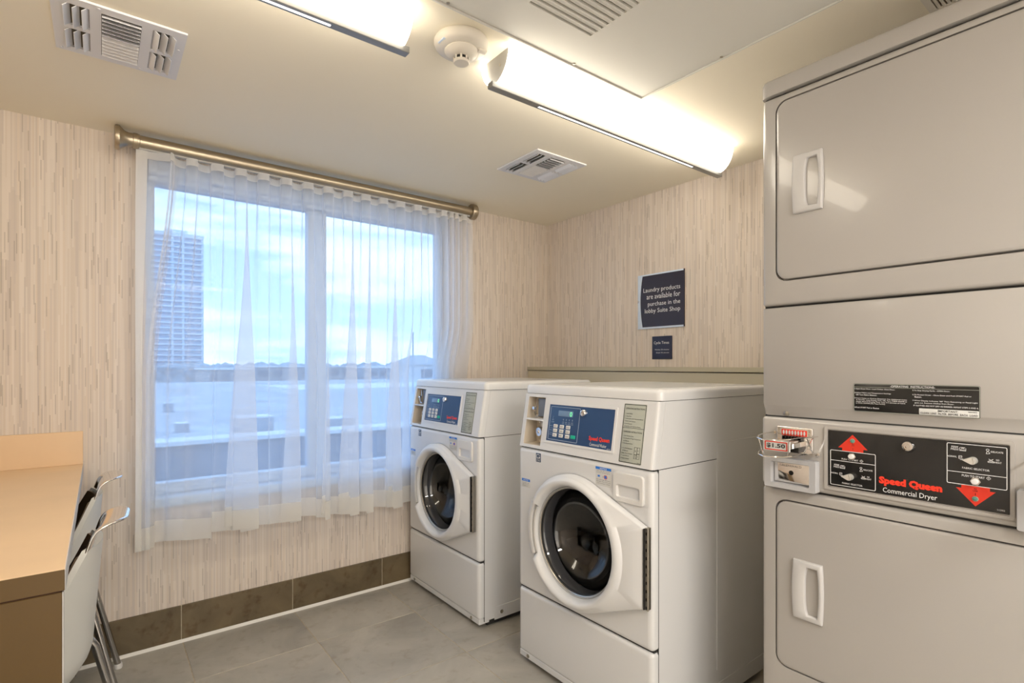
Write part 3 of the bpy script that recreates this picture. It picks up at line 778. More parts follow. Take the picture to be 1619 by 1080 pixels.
    MB().lathe([(.183, .0), (.178, -.008)] + [(.174 * cos(R(q_)) + .0004, -.010 - .115 * sin(R(q_))) for q_ in range(8, 91, 7)] + [(.0004, -.125)], (0, 0, 0), 'x', 64, bf, cap=False).build('door_glass', BOWL, door, 80)
    # drum with three lifters
    m = MB(); m.lathe([(.178, -.052), (.190, -.06), (.200, -.13), (.245, -.14), (.252, -.16), (.252, -.42), (.240, -.44), (.10, -.455), (.0005, -.45)], (0, 0, 0), 'x', 48, bf, cap=False); drum = m.build('drum', DRUM, t, 50)
    for k_ in range(3):
        q0 = R(90 + 120 * k_); m = MB()
        L = []
        for dd_, hgt in ((-.17, .02), (-.22, .055), (-.36, .055), (-.41, .03)):
            L.append([bf(dd_, (.251 - hh) * cos(q0 + aa), (.251 - hh) * sin(q0 + aa)) for aa, hh in ((-.16, 0), (-.07, hgt * .8), (0, hgt), (.07, hgt * .8), (.16, 0))])
        m.loft(L, False); m.build('drum_lifter', DRUM, drum, 60)
    # hinge: dark strip, leaf and knuckles
    m = MB(); m.prism([(.6395, .438), (.6425, .438), (.6425, .684), (.6395, .684)], .002, .026, face); m.build('hinge_gasket', DKR, t, 0)
    hg = MB(); hg.prism([(.6425, .437), (W - .0, .437), (W - .0, .686), (.6425, .686)] if False else [(.6425, .437), (.6515, .437), (.6515, .686), (.6425, .686)], .003, .020, face); hgo = hg.build('door_hinge', HINGE, t, 0)
    m = MB(); m.lathe([(.0030, 0), (.0030, .249)], (-.0205, -.6535, .437), 'z', 10); m.build('hinge_barrel', HINGE, hgo)
    m = MB()
    for i in range(10):
        z = .440 + i * .0250; m.prism([(.6455, z), (.6495, z), (.6495, z + .009), (.6455, z + .009)], .0195, .0208, face)
    tag(m.build('hinge_knuckles', DKR, hgo, 0), kind='stuff')
    return t
washer((1.33, 2.631, 0), .671, 'white coin washing machine next to the window wall, left of the other one')
washer((1.33, 1.675, 0), .655, 'nearer white coin washing machine, between the other washer and the dryer stack')

# ================================================================== STACKED DRYER
def dryer():
    W = .683; D = .70
    t = thing('stacked_dryer', (1.45, .742, 0), 'tall cream stacked pair of coin dryers with red arrows on a black panel', 'dryer')
    m = MB(); m.box(.03, D, -W, -W + .004, .02, 1.912); m.box(.03, D, -.004, 0, .02, 1.912); m.box(D - .004, D, -W + .004, -.004, .02, 1.912); m.build('cabinet', DRY, t)
    m = MB(); slabp(m, -.006, D, -W - .003, .003, .02, 1.914, 1.960, lambda a, b, d: (a, b, d), .010, 6); m.build('top_cover', DRY, t)
    m = MB(); m.box(.014, D - .02, -W + .003, -.003, 1.908, 1.918)
    m.build('seam_gasket', GAPM, t)
    for z0, z1 in ((1.334, 1.342), (1.037, 1.045), (.849, .857)): part('seam_gasket', GAPM, t, 0, x0=.012, x1=.04, y0=-W + .003, y1=-.003, z0=z0, z1=z1)
    part('plinth', GAPM, t, 0, x0=.05, x1=D - .02, y0=-W + .01, y1=-.01, z0=.001, z1=.03)
    def front(name, z0, z1, dz=0, hole=None, proud=0):
        def lp(i, d): return [face(a, b, d) for a, b in rrect(i, W - i, z0 + i, z1 - i, max(.008 - i * .5, .002), 6)]
        m = MB(); L = [lp(0, -.0295), lp(0, -.010 + proud), lp(.0015, -.005 + proud), lp(.005, -.0012 + proud), (lp(.010, proud))]
        if hole:
            h0 = rrect(*hole, 6)
            m.loft(L + [[face(a, b, proud) for a, b in h0], [face(a, b, -.022) for a, b in h0]], True, False, True)
        else: m.loft(L, True, False, True)
        return m.build(name, DRY, t, 40)
    # upper dryer
    UD = (.040, .643, 1.411, 1.889); LD = (.040, .643, .376, .818)
    front('upper_front', 1.341, 1.910, hole=(UD[0] - .0035, UD[1] + .0035, UD[2] - .005, UD[3] + .0035, .030))
    front('lower_front', .035, .850, hole=(LD[0] - .0035, LD[1] + .0035, LD[2] - .0035, LD[3] + .004, .030))
    # middle service panel with a turned-in lower lip
    m = MB(); pr = [(-.0005, 1.336), (-.001, 1.334), (0, 1.330), (0, 1.074), (-.002, 1.070), (-.010, 1.058), (-.012, 1.044)]
    ring = lambda a, k_: [face(a + k_ * max(0, 0), b, d) for d, b in pr]
    m.loft([[face(0, b, -.0295) for d, b in pr], [face(0, b, d - .008) for d, b in pr], [face(.003, b, d - .002) for d, b in pr], [face(.008, b, d) for d, b in pr], [face(W - .008, b, d) for d, b in pr], [face(W - .003, b, d - .002) for d, b in pr], [face(W, b, d - .008) for d, b in pr], [face(W, b, -.0295) for d, b in pr]], False)
    m.build('service_panel', DRY, t, 40)
    for a in (.062, W - .062):
        m = MB(); m.lathe([(.006, .012), (.006, .0065), (.0035, .0055)], (0, -a, 1.051), 'x', 12); m.build('screw', HINGE, t)
    def dor(A):
        m = MB()
        def lp(i, d): return [face(a, b, d) for a, b in rrect(A[0] + i, A[1] - i, A[2] + i, A[3] - i, .028 - i * .5, 8)]
        m.loft([lp(0, -.020), lp(0, -.002), lp(.001, .0008), lp(.004, .0022), lp(.008, .0026)], True, True, True)
        d = m.build('dryer_door', DRY, t, 40)
        zc = (A[2] + A[3]) / 2 + (.004 if A[2] > 1 else .000); h = .076
        a0, a1 = .084, .160
        # handle plate with bowed left and right edges and a scooped recess
        def ol(i, d):
            P = []
            n = 10
            for j in range(n + 1):
                v = -1 + 2 * j / n; P.append((a1 - i - .003 * v * v, zc + v * (h - i)))
            for j in range(n + 1):
                v = 1 - 2 * j / n; P.append((a0 + i + .004 * v * v - .001, zc + v * (h - i)))
            return [face(a, b, d) for a, b in P]
        def il(r0, r1, hh, d):
            P = []; n = 10
            for j in range(n + 1):
                v = -1 + 2 * j / n; P.append((r1 - .004 * v * v, zc + v * hh))
            for j in range(n + 1):
                v = 1 - 2 * j / n; P.append((r0 + .006 * v ** 4, zc + v * hh))
            return [face(a, b, d(a) if callable(d) else d) for a, b in P]
        m = MB()
        m.loft([ol(0, .001), ol(0, .008), ol(.002, .0115), ol(.004, .0125), il(.114, .152, .064, .0125), il(.116, .150, .062, .0105), il(.117, .149, .061, lambda a: -.010 if a < .135 else -.004)], True, False, True)
        m.build('door_handle', pmat('handle_grey_white', (.54, .53, .52), .4) if 'handle_grey_white' not in MATS else MATS['handle_grey_white'], d, 50)
        return d
    dor(UD); dor(LD)
    # control band
    band = front('control_band', .8555, 1.0405, proud=.004)
    q = MB(); framep(q, (.163, .516, .870, 1.028, .006), (.170, .509, .877, 1.021, .003), .003, .0085); q.build('panel_bezel', DRY, t)
    cp = plate('control_panel', BLK, t, .171, .508, .880, 1.018, .001, .003, .0058, face, .0003)
    k = .0062
    def arrow(P, nm='arrow_print'):
        m = MB(); m.bm.faces.new([m.bm.verts.new(face(a, b, k)) for a, b in P]); return m.build(nm, RED, cp, 0)
    arrow([(.226, 1.012), (.258, .978), (.249, .978), (.249, .971), (.203, .971), (.203, .978), (.194, .978)])
    arrow([(.455, .886), (.423, .921), (.432, .921), (.432, .928), (.478, .928), (.478, .921), (.487, .921)])
    for a, b in ((.226, .997), (.455, .902)):
        m = MB(); m.lathe([(.0055, .005), (.0055, .0075), (.0046, .0078)], (0, 0, 0), 'x', 16, lambda x, y, z: face(a + y, b + z, x)); m.build('lamp_bezel', STEEL, cp)
        m = MB(); m.lathe([(.0044, .006), (.0044, .0082), (.002, .009), (.0003, .0092)], (0, 0, 0), 'x', 16, lambda x, y, z: face(a + y, b + z, x)); m.build('indicator_lamp', GLED, cp)
    q = MB(); framep(q, (.1760, .2745, .884, .9705, .003), (.1772, .2733, .8852, .9693, .002), k - .0003, k + .0002); quad(q, .177, .2735, .9445, .9457, k + .0002); q.build('panel_outline', WINK, cp)
    q = MB(); framep(q, (.4075, .5045, .928, 1.0145, .003), (.4087, .5033, .9292, 1.0133, .002), k - .0003, k + .0002); quad(q, .4085, .5035, .9535, .9547, k + .0002); q.build('panel_outline', WINK, cp)
    for oa, ob in ((0, 0), (.2305, .0725)):
        # selector knob, teardrop pointer
        ka, kb = .219 + oa + .002, .909 + ob; 
        P = [(ka - .017, kb)] + [(ka + .0078 * cos(q_), kb + .0078 * sin(q_)) for q_ in [R(-118 + 236 * i / 16) for i in range(17)]]
        m = MB(); m.loft([[face(ka + (a - ka) * s_, kb + (b - kb) * s_, d) for a, b in P] for s_, d in ((1.0, .006), (1.0, .016), (.92, .0195))], True, True, True)
        m.build('selector_knob', KNOB, cp, 40)
        m = MB(); line(m, (ka + .001, kb + .006), (ka + .003, kb - .006), .0008, .0198); m.build('knob_mark', CHROME, cp, 0)
    for (a, b) in ((.225, .9595), (.4555, .9385)):
        hx = [(a + .0088 * cos(pi / 3 * i), b + .0088 * sin(pi / 3 * i)) for i in range(6)]
        bt = MB().prism(hx, .005, .0095, face).build('button_nut', CHROME, cp, 0)
        m = MB(); m.lathe([(.0058, .009), (.0058, .0145), (.0048, .0158), (.0003, .0162)], (0, 0, 0), 'x', 20, lambda x, y, z: face(a - .0005 + y, b + z, x)); m.build('push_button', WPL, bt)
    for oa, ob, up in ((0, 0, 0), (.2305, .0725, 1)):
        for L in ([('PERM', (.185 + oa, .196 + oa, .934 + ob - .002, .937 + ob - .001)), ('PRESS', (.184 + oa, .197 + oa, .929 + ob - .002, .932 + ob - .001))], [('DELICATE', (.249 + oa, .268 + oa, .929 + ob, .9325 + ob))],
                  [('NORMAL', (.178 + oa, .194 + oa, .9115 + ob, .915 + ob))], [('NO', (.257 + oa, .262 + oa, .913 + ob, .9165 + ob)), ('HEAT', (.2545 + oa, .2655 + oa, .908 + ob, .9115 + ob))],
                  [('FABRIC SELECTOR', (.203 + oa, .247 + oa, .8895 + ob, .8935 + ob))]): letters('selector_print', WINK, cp, L, k + .0002, face, .004)
    for L in (('PUSH TO START', (.202, .238, .9485, .9525)), ('PUSH TO START', (.433, .470, .9455, .950)), ('512952', (.489, .501, .8850, .8882))): letters('panel_print', WINK, cp, [L], k + .0002, face, .004)
    q = MB()
    for oa, ob in ((0, 0), (.2305, .0725)):
        # little cycle symbols: shirt, iron, dress, crossed fan
        A0, B0 = .199 + oa, .927 + ob
        for (x0, y0, x1, y1) in ((0, 0, .010, 0), (0, .0018, .010, .0018), (.001, .007, .009, .007), (.002, .004, .008, .007), (.008, .004, .002, .007), (0, 0, 0, .007), (.010, 0, .010, .006)): line(q, (A0 + x0, B0 + y0), (A0 + x1, B0 + y1), .0008, k + .0002)
        A0, B0 = .1965 + oa, .908 + ob
        for (x0, y0, x1, y1) in ((.001, .008, .006, .008), (.001, .008, .001, .002), (.006, .008, .006, .004), (.001, .002, .008, .002), (.001, .005, .006, .005), (.008, .002, .005, 0), (.003, 0, .006, 0)): line(q, (A0 + x0, B0 + y0), (A0 + x1, B0 + y1), .0008, k + .0002)
        A0, B0 = .2405 + oa, .9255 + ob
        for (x0, y0, x1, y1) in ((.002, .010, .005, .010), (.002, .010, .001, .008), (.005, .010, .006, .008), (.001, .008, .003, .006), (.006, .008, .004, .006), (.003, .006, .001, 0), (.004, .006, .007, .001), (.001, 0, .007, .001)): line(q, (A0 + x0, B0 + y0), (A0 + x1, B0 + y1), .0008, k + .0002)
        A0, B0 = .2445 + oa, .9085 + ob
        for (x0, y0, x1, y1) in ((0, 0, .009, 0), (0, .0022, .009, .0022), (.001, .0025, .008, .007), (.008, .0025, .001, .007), (0, 0, 0, .0025), (.009, 0, .009, .0025), (.002, .004, .007, .004)): line(q, (A0 + x0, B0 + y0), (A0 + x1, B0 + y1), .0009, k + .0002)
    for a, b in ((.245, .9505), (.476, .948)):
        for i in range(4): line(q, (a + .0035 * cos(pi / 2 * i), b + .0035 * sin(pi / 2 * i)), (a + .0035 * cos(pi / 2 * (i + 1)), b + .0035 * sin(pi / 2 * (i + 1))), .0006, k + .0002)
        line(q, (a, b - .0015), (a, b + .0015), .0007, k + .0002)
    q.build('panel_symbols', WINK, cp, 0)
    letters('arrow_lettering', BLK, cp, [('IN', (.2245, .2285, .9885, .991)), ('USE', (.223, .230, .985, .9875)), ('I', (.226, .2268, .975, .980)), ('IN', (.453, .457, .9215, .924)), ('USE', (.451, .459, .917, .920)), ('I', (.4548, .4556, .909, .914))], k + .0004)
    letters('logo_print', REDL, cp, [('Speed Queen', (.281, .400, .900, .9215))], k + .0002, face, .065, 'red maker name lettering')
    letters('model_print', WINK, cp, [('Commercial Dryer', (.289, .391, .882, .8965))], k + .0002, face, 0, 'white lettering')
    m = MB(); m.lathe([(.0115, .005), (.0115, .014), (.0100, .0165), (.0075, .017), (.007, .0145), (.0045, .0145), (.0042, .017), (.0025, .0172), (.0022, .0145), (.0003, .0145)], (0, 0, 0), 'x', 28, lambda x, y, z: face(.339 + y, .998 + z, x)); m.build('panel_lock', CHROME, cp)
    # instruction plate
    ip = plate('instruction_plate', BLK, t, .226, .462, 1.069, 1.137, .004, -.001, .0010, face, .0002)
    q = MB(); framep(q, (.2266, .4614, 1.0696, 1.1364, .0035), (.2274, .4606, 1.0704, 1.1356, .003), .0009, .0014); quad(q, .2275, .4605, 1.1278, 1.1284, .0014); q.build('plate_rules', STK, ip, 0)
    wp = plate('white_field', STW, ip, .357, .4600, 1.0708, 1.0845, .0015, .0009, .0013, face, .0001)
    L = [('-OPERATING  INSTRUCTIONS-', (.302, .386, 1.1295, 1.1340))]
    for s_, a, w__, z in (('1.Open Dryer Door. Load Clothes. Close Door.', .2285, .083, 1.122), ('2.Select Fabric and Temperature Settings', .2285, .075, 1.1125), ('OR Turn Fabric Selector.', .2315, .044, 1.108), ('3.Insert Coins or Card as Required. Use Additional Coins', .2285, .106, 1.0995),
                          ('or Card for more Drying Time, OR, Turn TIMER KNOB to', .2315, .103, 1.0955), ('obtain desired Drying Time. Last 3-5 minutes of Cycle', .2315, .100, 1.0915), ('is COOL DOWN (No Heat Period).', .2315, .061, 1.0875), ('4.Push START Pad or Button.', .2285, .052, 1.0775),
                          ('5.To Stop Drying Cycle - OPEN Door.', .345, .067, 1.122), ('6.To Restart Dryer - Close Door and Push START Pad or', .345, .103, 1.1125), ('Button.', .349, .013, 1.108), ('7.When Display Indicates "00" Time Remaining or Panel Light', .345, .113, 1.0995), ('goes out, Remove Clothes from Dryer.', .349, .070, 1.0945),
                          ('IF CLOTHES ARE NOT DRY AS DESIRED, REPEAT STEPS 3 AND 4.', .347, .112, 1.0885)):
        L.append((s_, (a, a + w__, z, z + .0034)))
    letters('plate_print', WINK, ip, L, .0015, face, .006)
    letters('plate_warning', BINK, wp, [('IMPORTANT:', (.391, .426, 1.0785, 1.0828)), ('CLEAN  LINT  FILTER  BEFORE  EACH  LOAD', (.360, .458, 1.0725, 1.0767)), ('M400803', (.443, .457, 1.0803, 1.0825))], .0017, face, .012)
    # coin slide of each dryer: left one in view, right one cut by the frame
    for oa, nm in ((0, 'left'), (.503, 'right')):
        cs = plate('coin_slide', CHROME, t, .047 + oa, .137 + oa, .952, 1.018, .002, .003, .014, face, .0012)
        q = plate('price_strip', RED, cs, .060 + oa, .124 + oa, .996, 1.012, .001, .0135, .0150, face, .0002)
        # coin slots as pale ovals in the strip
        for i in range(8):
            m = MB(); a = .0655 + oa + .0075 * i
            m.loft([[face(a + .0024 * cos(q_), 1.004 + .0058 * sin(q_), d) for q_ in [2 * pi * j / 12 for j in range(12)]] for d in (.0149, .0156)], True, False, True); m.build('coin_slot', STW, q, 0)
        m = MB()
        for i in range(7):
            a = .068 + oa + .0075 * i; m.prism([(a, .985), (a + .003, .985), (a + .003, .996), (a, .996)], .013, .030, face)
        m.build('coin_fingers', BLK, cs, 0)
        # side ribs
        m = MB()
        for i in range(6):
            for a in (.0495, .127): m.prism([(a + oa, .998 + i * .003), (a + oa + .006, .998 + i * .003), (a + oa + .006, .9993 + i * .003), (a + oa, .9993 + i * .003)], .0135, .0155, face)
        tag(m.build('slide_ribs', HINGE, cs, 0), kind='stuff')
        # sliding tray with coin wells reaching out
        m = MB(); m.box(-.105, -.010, -(.122 + oa), -(.066 + oa), .972, .985, .001, 1); tr_ = m.build('slide_tray', CHROME, cs)
        m = MB()
        for i in range(6): m.box(-.082, -.026, -(.0745 + oa + .0075 * i), -(.0705 + oa + .0075 * i), .9845, .9875, .0005, 1)
        m.build('coin_wells', STEEL, tr_)
        m = MB(); m.box(-.052, -.014, -(.120 + oa), -(.098 + oa), .958, .974); m.build('slide_guide', BLK, tr_, 0)
        pf = MB(); pf.box(-.112, -.104, -(.124 + oa), -(.060 + oa), .966, .992, .001, 1); pfo = pf.build('slide_front', STW, cs)
        m = MB(); framep(m, (.064 + oa, .120 + oa, .968, .990, .002), (.0665 + oa, .1175 + oa, .9705, .9875, .0015), .111, .1125); m.build('price_frame', RED, pfo, 0)
        letters('price_print', BINK, pfo, [('$1.50', (.069 + oa, .115 + oa, .973, .985))], .1128, face, .03)
        # bent wire guard round the slide
        a0, a1 = .038 + oa, .146 + oa
        def loop(z, dz, out):
            return [(-.004, -a0, z), (-.045, -a0 + .001, z - dz * .3), (-.100, -(a0 + .004), z), (-out + .010, -(a0 + .012), z + dz * .6), (-out, -(a0 + .030), z + dz), (-out, -(a1 - .035), z + dz * .6), (-out + .012, -(a1 - .014), z), (-.085, -(a1 - .004), z - dz * .4), (-.045, -a1, z), (-.004, -a1, z + dz * .2)]
        m = MB(); m.tube(loop(1.000, -.006, .132), .0016, 6); m.tube(loop(.958, -.006, .128), .0016, 6)
        m.tube([(-.118, -(a0 + .012), .998), (-.110, -(a0 + .020), .955)], .0015, 6); m.tube([(-.118, -(a1 - .020), .996), (-.112, -(a1 - .024), .954)], .0015, 6)
        m.tube([(-.030, -a1, 1.0), (-.060, -(a1 - .012), .958)], .0015, 6); m.tube([(-.062, -(a1 - .002), .998), (-.020, -(a1 - .006), .957)], .0015, 6)
        m.build('wire_guard', CHROME, t)
        m = MB(); m.lathe([(.005, .003), (.005, .006), (.002, .007)], (0, 0, 0), 'x', 10, lambda x, y, z: face(a1 + y, .953 + z, x)); m.lathe([(.0035, .003), (.0035, .006)], (0, 0, 0), 'x', 10, lambda x, y, z: face(a0 + y, 1.0 + z, x)); m.build('guard_screw', CHROME, t)
        # coin vault: grey collar with a recessed polished face
        m = MB(); O = (.018 + oa, .150 + oa, .856, .936, .004); I = (.036 + oa, .134 + oa, .868, .925, .003)
        oo = rrect(*O); ii = rrect(*I)
        m.loft([[face(a, b, .003) for a, b in oo], [face(a, b, .024) for a, b in oo], [face(a + (.001 if a < .08 + oa else -.001), b, .026) for a, b in oo], [face(a, b, .026) for a, b in ii], [face(a, b, .004) for a, b in ii]], True)
        vc = m.build('coin_vault', pmat('vault_grey', (.46, .46, .47), .4) if 'vault_grey' not in MATS else MATS['vault_grey'], t, 30)
        vf = plate('vault_door', CHROME, vc, .0375 + oa, .1325 + oa, .8695, .9235, .003, .003, .009, face, .0015)
        m = MB(); m.lathe([(.0062, .008), (.0062, .0096), (.005, .0098), (.0003, .0098)], (0, 0, 0), 'x', 16, lambda x, y, z: face(.082 + oa + y, .897 + z, x)); m.build('vault_keyhole', BLK, vf)
        letters('vault_print', HINGE, vf, [('GREENWALD', (.052 + oa, .108 + oa, .912, .918))], .0094, face, .01)
    return t
dryer()

# ================================================================== SIGNS on the right wall
def wsign(name, label, a0, a1, b0, b1, mat, d):
    t = thing(name, (XR, 1.905, 0), label, 'sign')
    return t
t = thing('wall_sign', (XR, 1.905, 0), 'dark square sign about laundry products with a pale curved left edge', 'sign')
pa = .297
plate('sign_backing', SIGNP, t, 0, pa, 1.379, 1.675, .002, .0005, .006, face, .0008)
m = MB(); P = [(pa - .002, 1.389), (pa - .002, 1.667)] 
for i in range(17):
    v = 1 - 2 * i / 16; P.append((.020 + .014 * v * v, 1.528 + v * .139))
m.prism(P, .0055, .0075, face); m.build('sign_face', SIGN, t, 0)
m = MB(); m.prism([(pa - .003, 1.380), (pa + .0005, 1.380), (pa + .0005, 1.675), (pa - .003, 1.675)], .001, .0085, face); m.build('edge_strip', SIGN, t, 0)
letters('sign_print', WINK, t, [('Laundry products', (.040, .274, 1.570, 1.600)), ('are available for', (.062, .274, 1.5385, 1.566)), ('purchase in the', (.070, .274, 1.494, 1.524)), ('lobby Suite Shop', (.050, .274, 1.457, 1.487))], .0078, face, .0, 'white lettering')
m = MB(); m.lathe([(.006, .006), (.006, .009), (.003, .010)], (0, 0, 0), 'x', 12, lambda x, y, z: face(.006 + y, 1.530 + z, x)); m.build('sign_screw', CHROME, t)
t = thing('wall_sign', (XR, 1.809, 0), 'small navy sign headed Cycle Times below the larger sign', 'sign')
plate('sign_plate', SIGN2, t, 0, .125, 1.214, 1.336, .001, .0005, .005, face, .0006)
letters('sign_print', WINK, t, [('Cycle Times', (.012, .108, 1.290, 1.309)), ('Washer 30 minutes', (.018, .108, 1.2615, 1.268)), ('Dryer 45 minutes', (.027, .108, 1.244, 1.251))], .0054, face, 0, 'white lettering')

# ================================================================== CEILING THINGS (local z down from the ceiling)
def fixture(x0, label):
    yc = 1.290; Lh = 1.22
    t = thing('ceiling_light', (x0, yc, H), label, 'ceiling light', 'linear ceiling lights')
    hw, dp = .072, .094
    def ell(sy, x, s=1.0, off=0):
        return [(x, sy * (hw * s) * cos(q), -dp * s * sin(q) + off) for q in [pi / 2 * i / 14 for i in range(15)]]
    part('ceiling_pan', LCAP, t, 0, x0=.06, x1=Lh - .06, y0=-.05, y1=.05, z0=-.012, z1=-.0005)
    for sy in (-1, 1):
        m = MB(); m.loft([ell(sy, .018), ell(sy, Lh - .0)], False); m.loft([ell(sy, .018, .965), ell(sy, Lh, .965)], False)
        for x in (.018, Lh): m.loft([ell(sy, x), ell(sy, x, .965)], False)
        m.build('diffuser', DIFF, t, 60)
    for x in (.030, Lh - .03):
        m = MB(); P = [(x, -hw * .955 * cos(pi * i / 20), -dp * .955 * sin(pi * i / 20)) for i in range(21)]
        m.loft([P, [(p[0] + .003, p[1], p[2]) for p in P]], True, True, True); c = m.build('end_cap', LCAP, t, 30)
        m = MB(); m.lathe([(.004, -.001 if x < .1 else .004), (.004, -.002 if x < .1 else .005)], (x, -.012, -.035), 'x', 10); m.build('cap_screw', HINGE, c)
    m = MB(); m.box(0, Lh + .015, -.0125, .0125, -.108, -.090, .0015, 1)
    rail = m.build('bottom_rail', LFR, t)
    part('light_slot', SLOT, rail, 0, x0=.19, x1=1.03, y0=-.0035, y1=.0035, z0=-.1088, z1=-.1075)
    return t
fixture(.915, 'lit long ceiling light over the washers, its whole length in view')
fixture(.647 - 1.235, 'lit long ceiling light cut off by the top of the picture')

# smoke detector
t = thing('smoke_detector', (.822, 1.300, H), 'round cream smoke detector between the two ceiling lights', 'smoke detector')
MB().lathe([(.076, -.0005), (.078, -.004), (.078, -.010), (.074, -.020), (.066, -.026), (.049, -.029)], (0, 0, 0), 'z', 40).build('detector_base', DET, t)
MB().lathe([(.0485, -.027), (.0485, -.032), (.044, -.038), (.034, -.044), (.026, -.047)], (0, 0, 0), 'z', 36).build('detector_body', DET, t)
MB().lathe([(.019, -.045), (.019, -.058)], (0, 0, 0), 'z', 24).build('sensor_grille', DKR, t)
m = MB()
for k in range(8):
    q = 2 * pi * k / 8 + .2; m.tube([(.0215 * cos(q), .0215 * sin(q), -.044), (.0205 * cos(q), .0205 * sin(q), -.059)], .0030, 6)
m.build('cage_ribs', DET, t)
MB().lathe([(.023, -.057), (.0235, -.060), (.021, -.064), (.0005, -.065)], (0, 0, 0), 'z', 28).build('detector_cap', DET, t)
m = MB(); m.lathe([(.0022, -.036), (.0022, -.041)], (.037, .006, 0), 'z', 8); m.build('indicator_hole', BLK, t)
m = MB(); m.box(-.071, -.056, -.020, .012, -.0258, -.0225, .001, 1); m.build('detector_label', SIGNP, t)
m = MB(); m.box(.030, .060, -.046, -.030, -.034, -.024, .003, 1); m.build('release_tab', DET, t)

# four-way registers
def register(loc, label):
    t = thing('ceiling_vent', loc, label, 'vent', 'square ceiling registers')
    S = .148
    # face plate with openings: build from bars
    gx = [-.118, -.066, -.044, .044, .066, .118]
    m = MB()
    z0, z1 = -.007, -.001
    m.box(-S, S, .118, S, z0, z1); m.box(-S, S, -S, -.118, z0, z1)
    m.box(-S, -.118, -.118, .118, z0, z1); m.box(.118, S, -.118, .118, z0, z1)
    m.box(-.069, -.044, -.118, .118, z0, z1); m.box(.044, .069, -.118, .118, z0, z1)
    for a0, a1 in ((-.118, -.069), (.069, .118)): m.box(a0, a1, -.010, .010, z0, z1)
    m.build('face_plate', VENT, t, 0)
    part('duct_opening', DARK, t, 0, x0=-.117, x1=.117, y0=-.117, y1=.117, z0=-.0012, z1=-.0006)
    # centre louvres along x : the near half opens towards the camera side, far half away
    for i in range(12):
        y = .106 - i * .0193; sg = -1 if i >= 6 else 1; q_ = .0065 if sg > 0 else .0036
        m = MB(); m.prism([(y - .0065, -.0015), (y - .0065 + .0012, -.0015), (y + .0012 + .0065, -.011), (y + .0065, -.011)] if sg > 0 else [(y + q_, -.0015), (y + q_ - .0012, -.0015), (y - q_ - .0012, -.013), (y - q_, -.013)], -.043, .043, lambda a, b, d: (d, a, b)); m.build('louvre', VENT, t, 0)
    for sx in (-1, 1):
        for ya, yb in ((.012, .116), (-.116, -.012)):
            for k in range(3):
                x = sx * (.070 + k * .0195)
                m = MB(); m.prism([(x, -.0015), (x + sx * .0015, -.0015), (x + sx * .0155, -.015), (x + sx * .014, -.0155)], ya, yb, lambda a, b, d: (a, d, b)); m.build('louvre', VENT, t, 0)
    for sx, sy in ((-.135, .135), (.135, -.05), (-.05, -.136), (.05, .136)):
        m = MB(); m.lathe([(.004, -.0068), (.004, -.0085), (.002, -.009)], (sx, sy, 0), 'z', 10); m.build('vent_screw', VENT, t)
    return t
register((.047, 1.885, H), 'white square ceiling vent at the top left corner of the picture')
register((1.632, 1.885, H), 'white square ceiling vent beside the long light, above the washers')
# linear grille over the dryer
t = thing('ceiling_grille', (1.58, .36, H), 'cream slotted ceiling grille mostly hidden above the dryer stack', 'vent')
m = MB()
m.box(-.150, .150, .058, .074, -.008, -.0005); m.box(-.150, .150, -.074, -.058, -.008, -.0005); m.box(-.150, -.136, -.058, .058, -.008, -.0005); m.box(.136, .150, -.058, .058, -.008, -.0005)
m.build('grille_frame', DET, t, 0)
part('duct_opening', pmat('duct_brown', (.22, .11, .05), .9), t, 0, x0=-.136, x1=.136, y0=-.058, y1=.058, z0=-.0012, z1=-.0006)
for i in range(11):
    y = .052 - i * .0104; part('slat', DET, t, 0, x0=-.136, x1=.136, y0=y - .0032, y1=y + .0032, z0=-.0075, z1=-.002)

# access panel with louvred air grille
t = thing('ceiling_access_panel', (0, 0, H), 'large white ceiling access panel with rows of air slots', 'ceiling panel')
PX0, PX1, PY0, PY1 = .46, 1.478, .24, 1.182
m = MB()
# panel body with slot openings (two columns)
cols = ((.600, .822), (.862, 1.086)); ny = 24; sy0 = 1.045; pit = .0205
slots = [(c0, c1, sy0 - i * pit - .010, sy0 - i * pit) for c0, c1 in cols for i in range(ny)]
xsb = [PX0 + .006, cols[0][0], cols[0][1], cols[1][0], cols[1][1], PX1 - .006]
yb0 = sy0 - (ny - 1) * pit - .010
for x0, x1 in ((xsb[0], xsb[1]), (xsb[2], xsb[3]), (xsb[4], xsb[5])): m.box(x0, x1, PY0 + .006, PY1 - .006, -.010, -.002)
for c0, c1 in cols:
    m.box(c0, c1, sy0, PY1 - .006, -.010, -.002); m.box(c0, c1, PY0 + .006, yb0, -.010, -.002)
    for i in range(ny - 1): m.box(c0, c1, sy0 - (i + 1) * pit, sy0 - i * pit - .010, -.010, -.002)
m.build('panel_sheet', PANELM, t, 0)
part('air_filter', pmat('filter_grey', (.60, .56, .46), .9), t, 0, x0=cols[0][0] - .01, x1=cols[1][1] + .01, y0=yb0 - .01, y1=sy0 + .01, z0=-.0016, z1=-.0006)
for k_, (c0, c1, y0, y1) in enumerate(slots):
    m = MB(); m.prism([(y0 - .001, -.010), (y0, -.0108), (y1 - .002, -.0030), (y1 - .003, -.0022)], c0, c1, lambda a, b, d: (d, a, b)); m.build('louvre', PANELM, t, 0)
m = MB(); framep(m, (PX0, PX1, PY0, PY1, .001), (PX0 + .004, PX1 - .004, PY0 + .004, PY1 - .004, .001), .0005, .014, lambda a, b, d: (a, b, -d)); m.build('panel_frame', PANELM, t, 0)
for sx, sy in ((1.145, 1.170), (1.468, .875), (.70, 1.170), (1.468, .45)):
    m = MB(); m.lathe([(.0045, -.010), (.0045, -.012), (.002, -.013)], (sx, sy, 0), 'z', 10); m.build('panel_screw', HINGE, t)

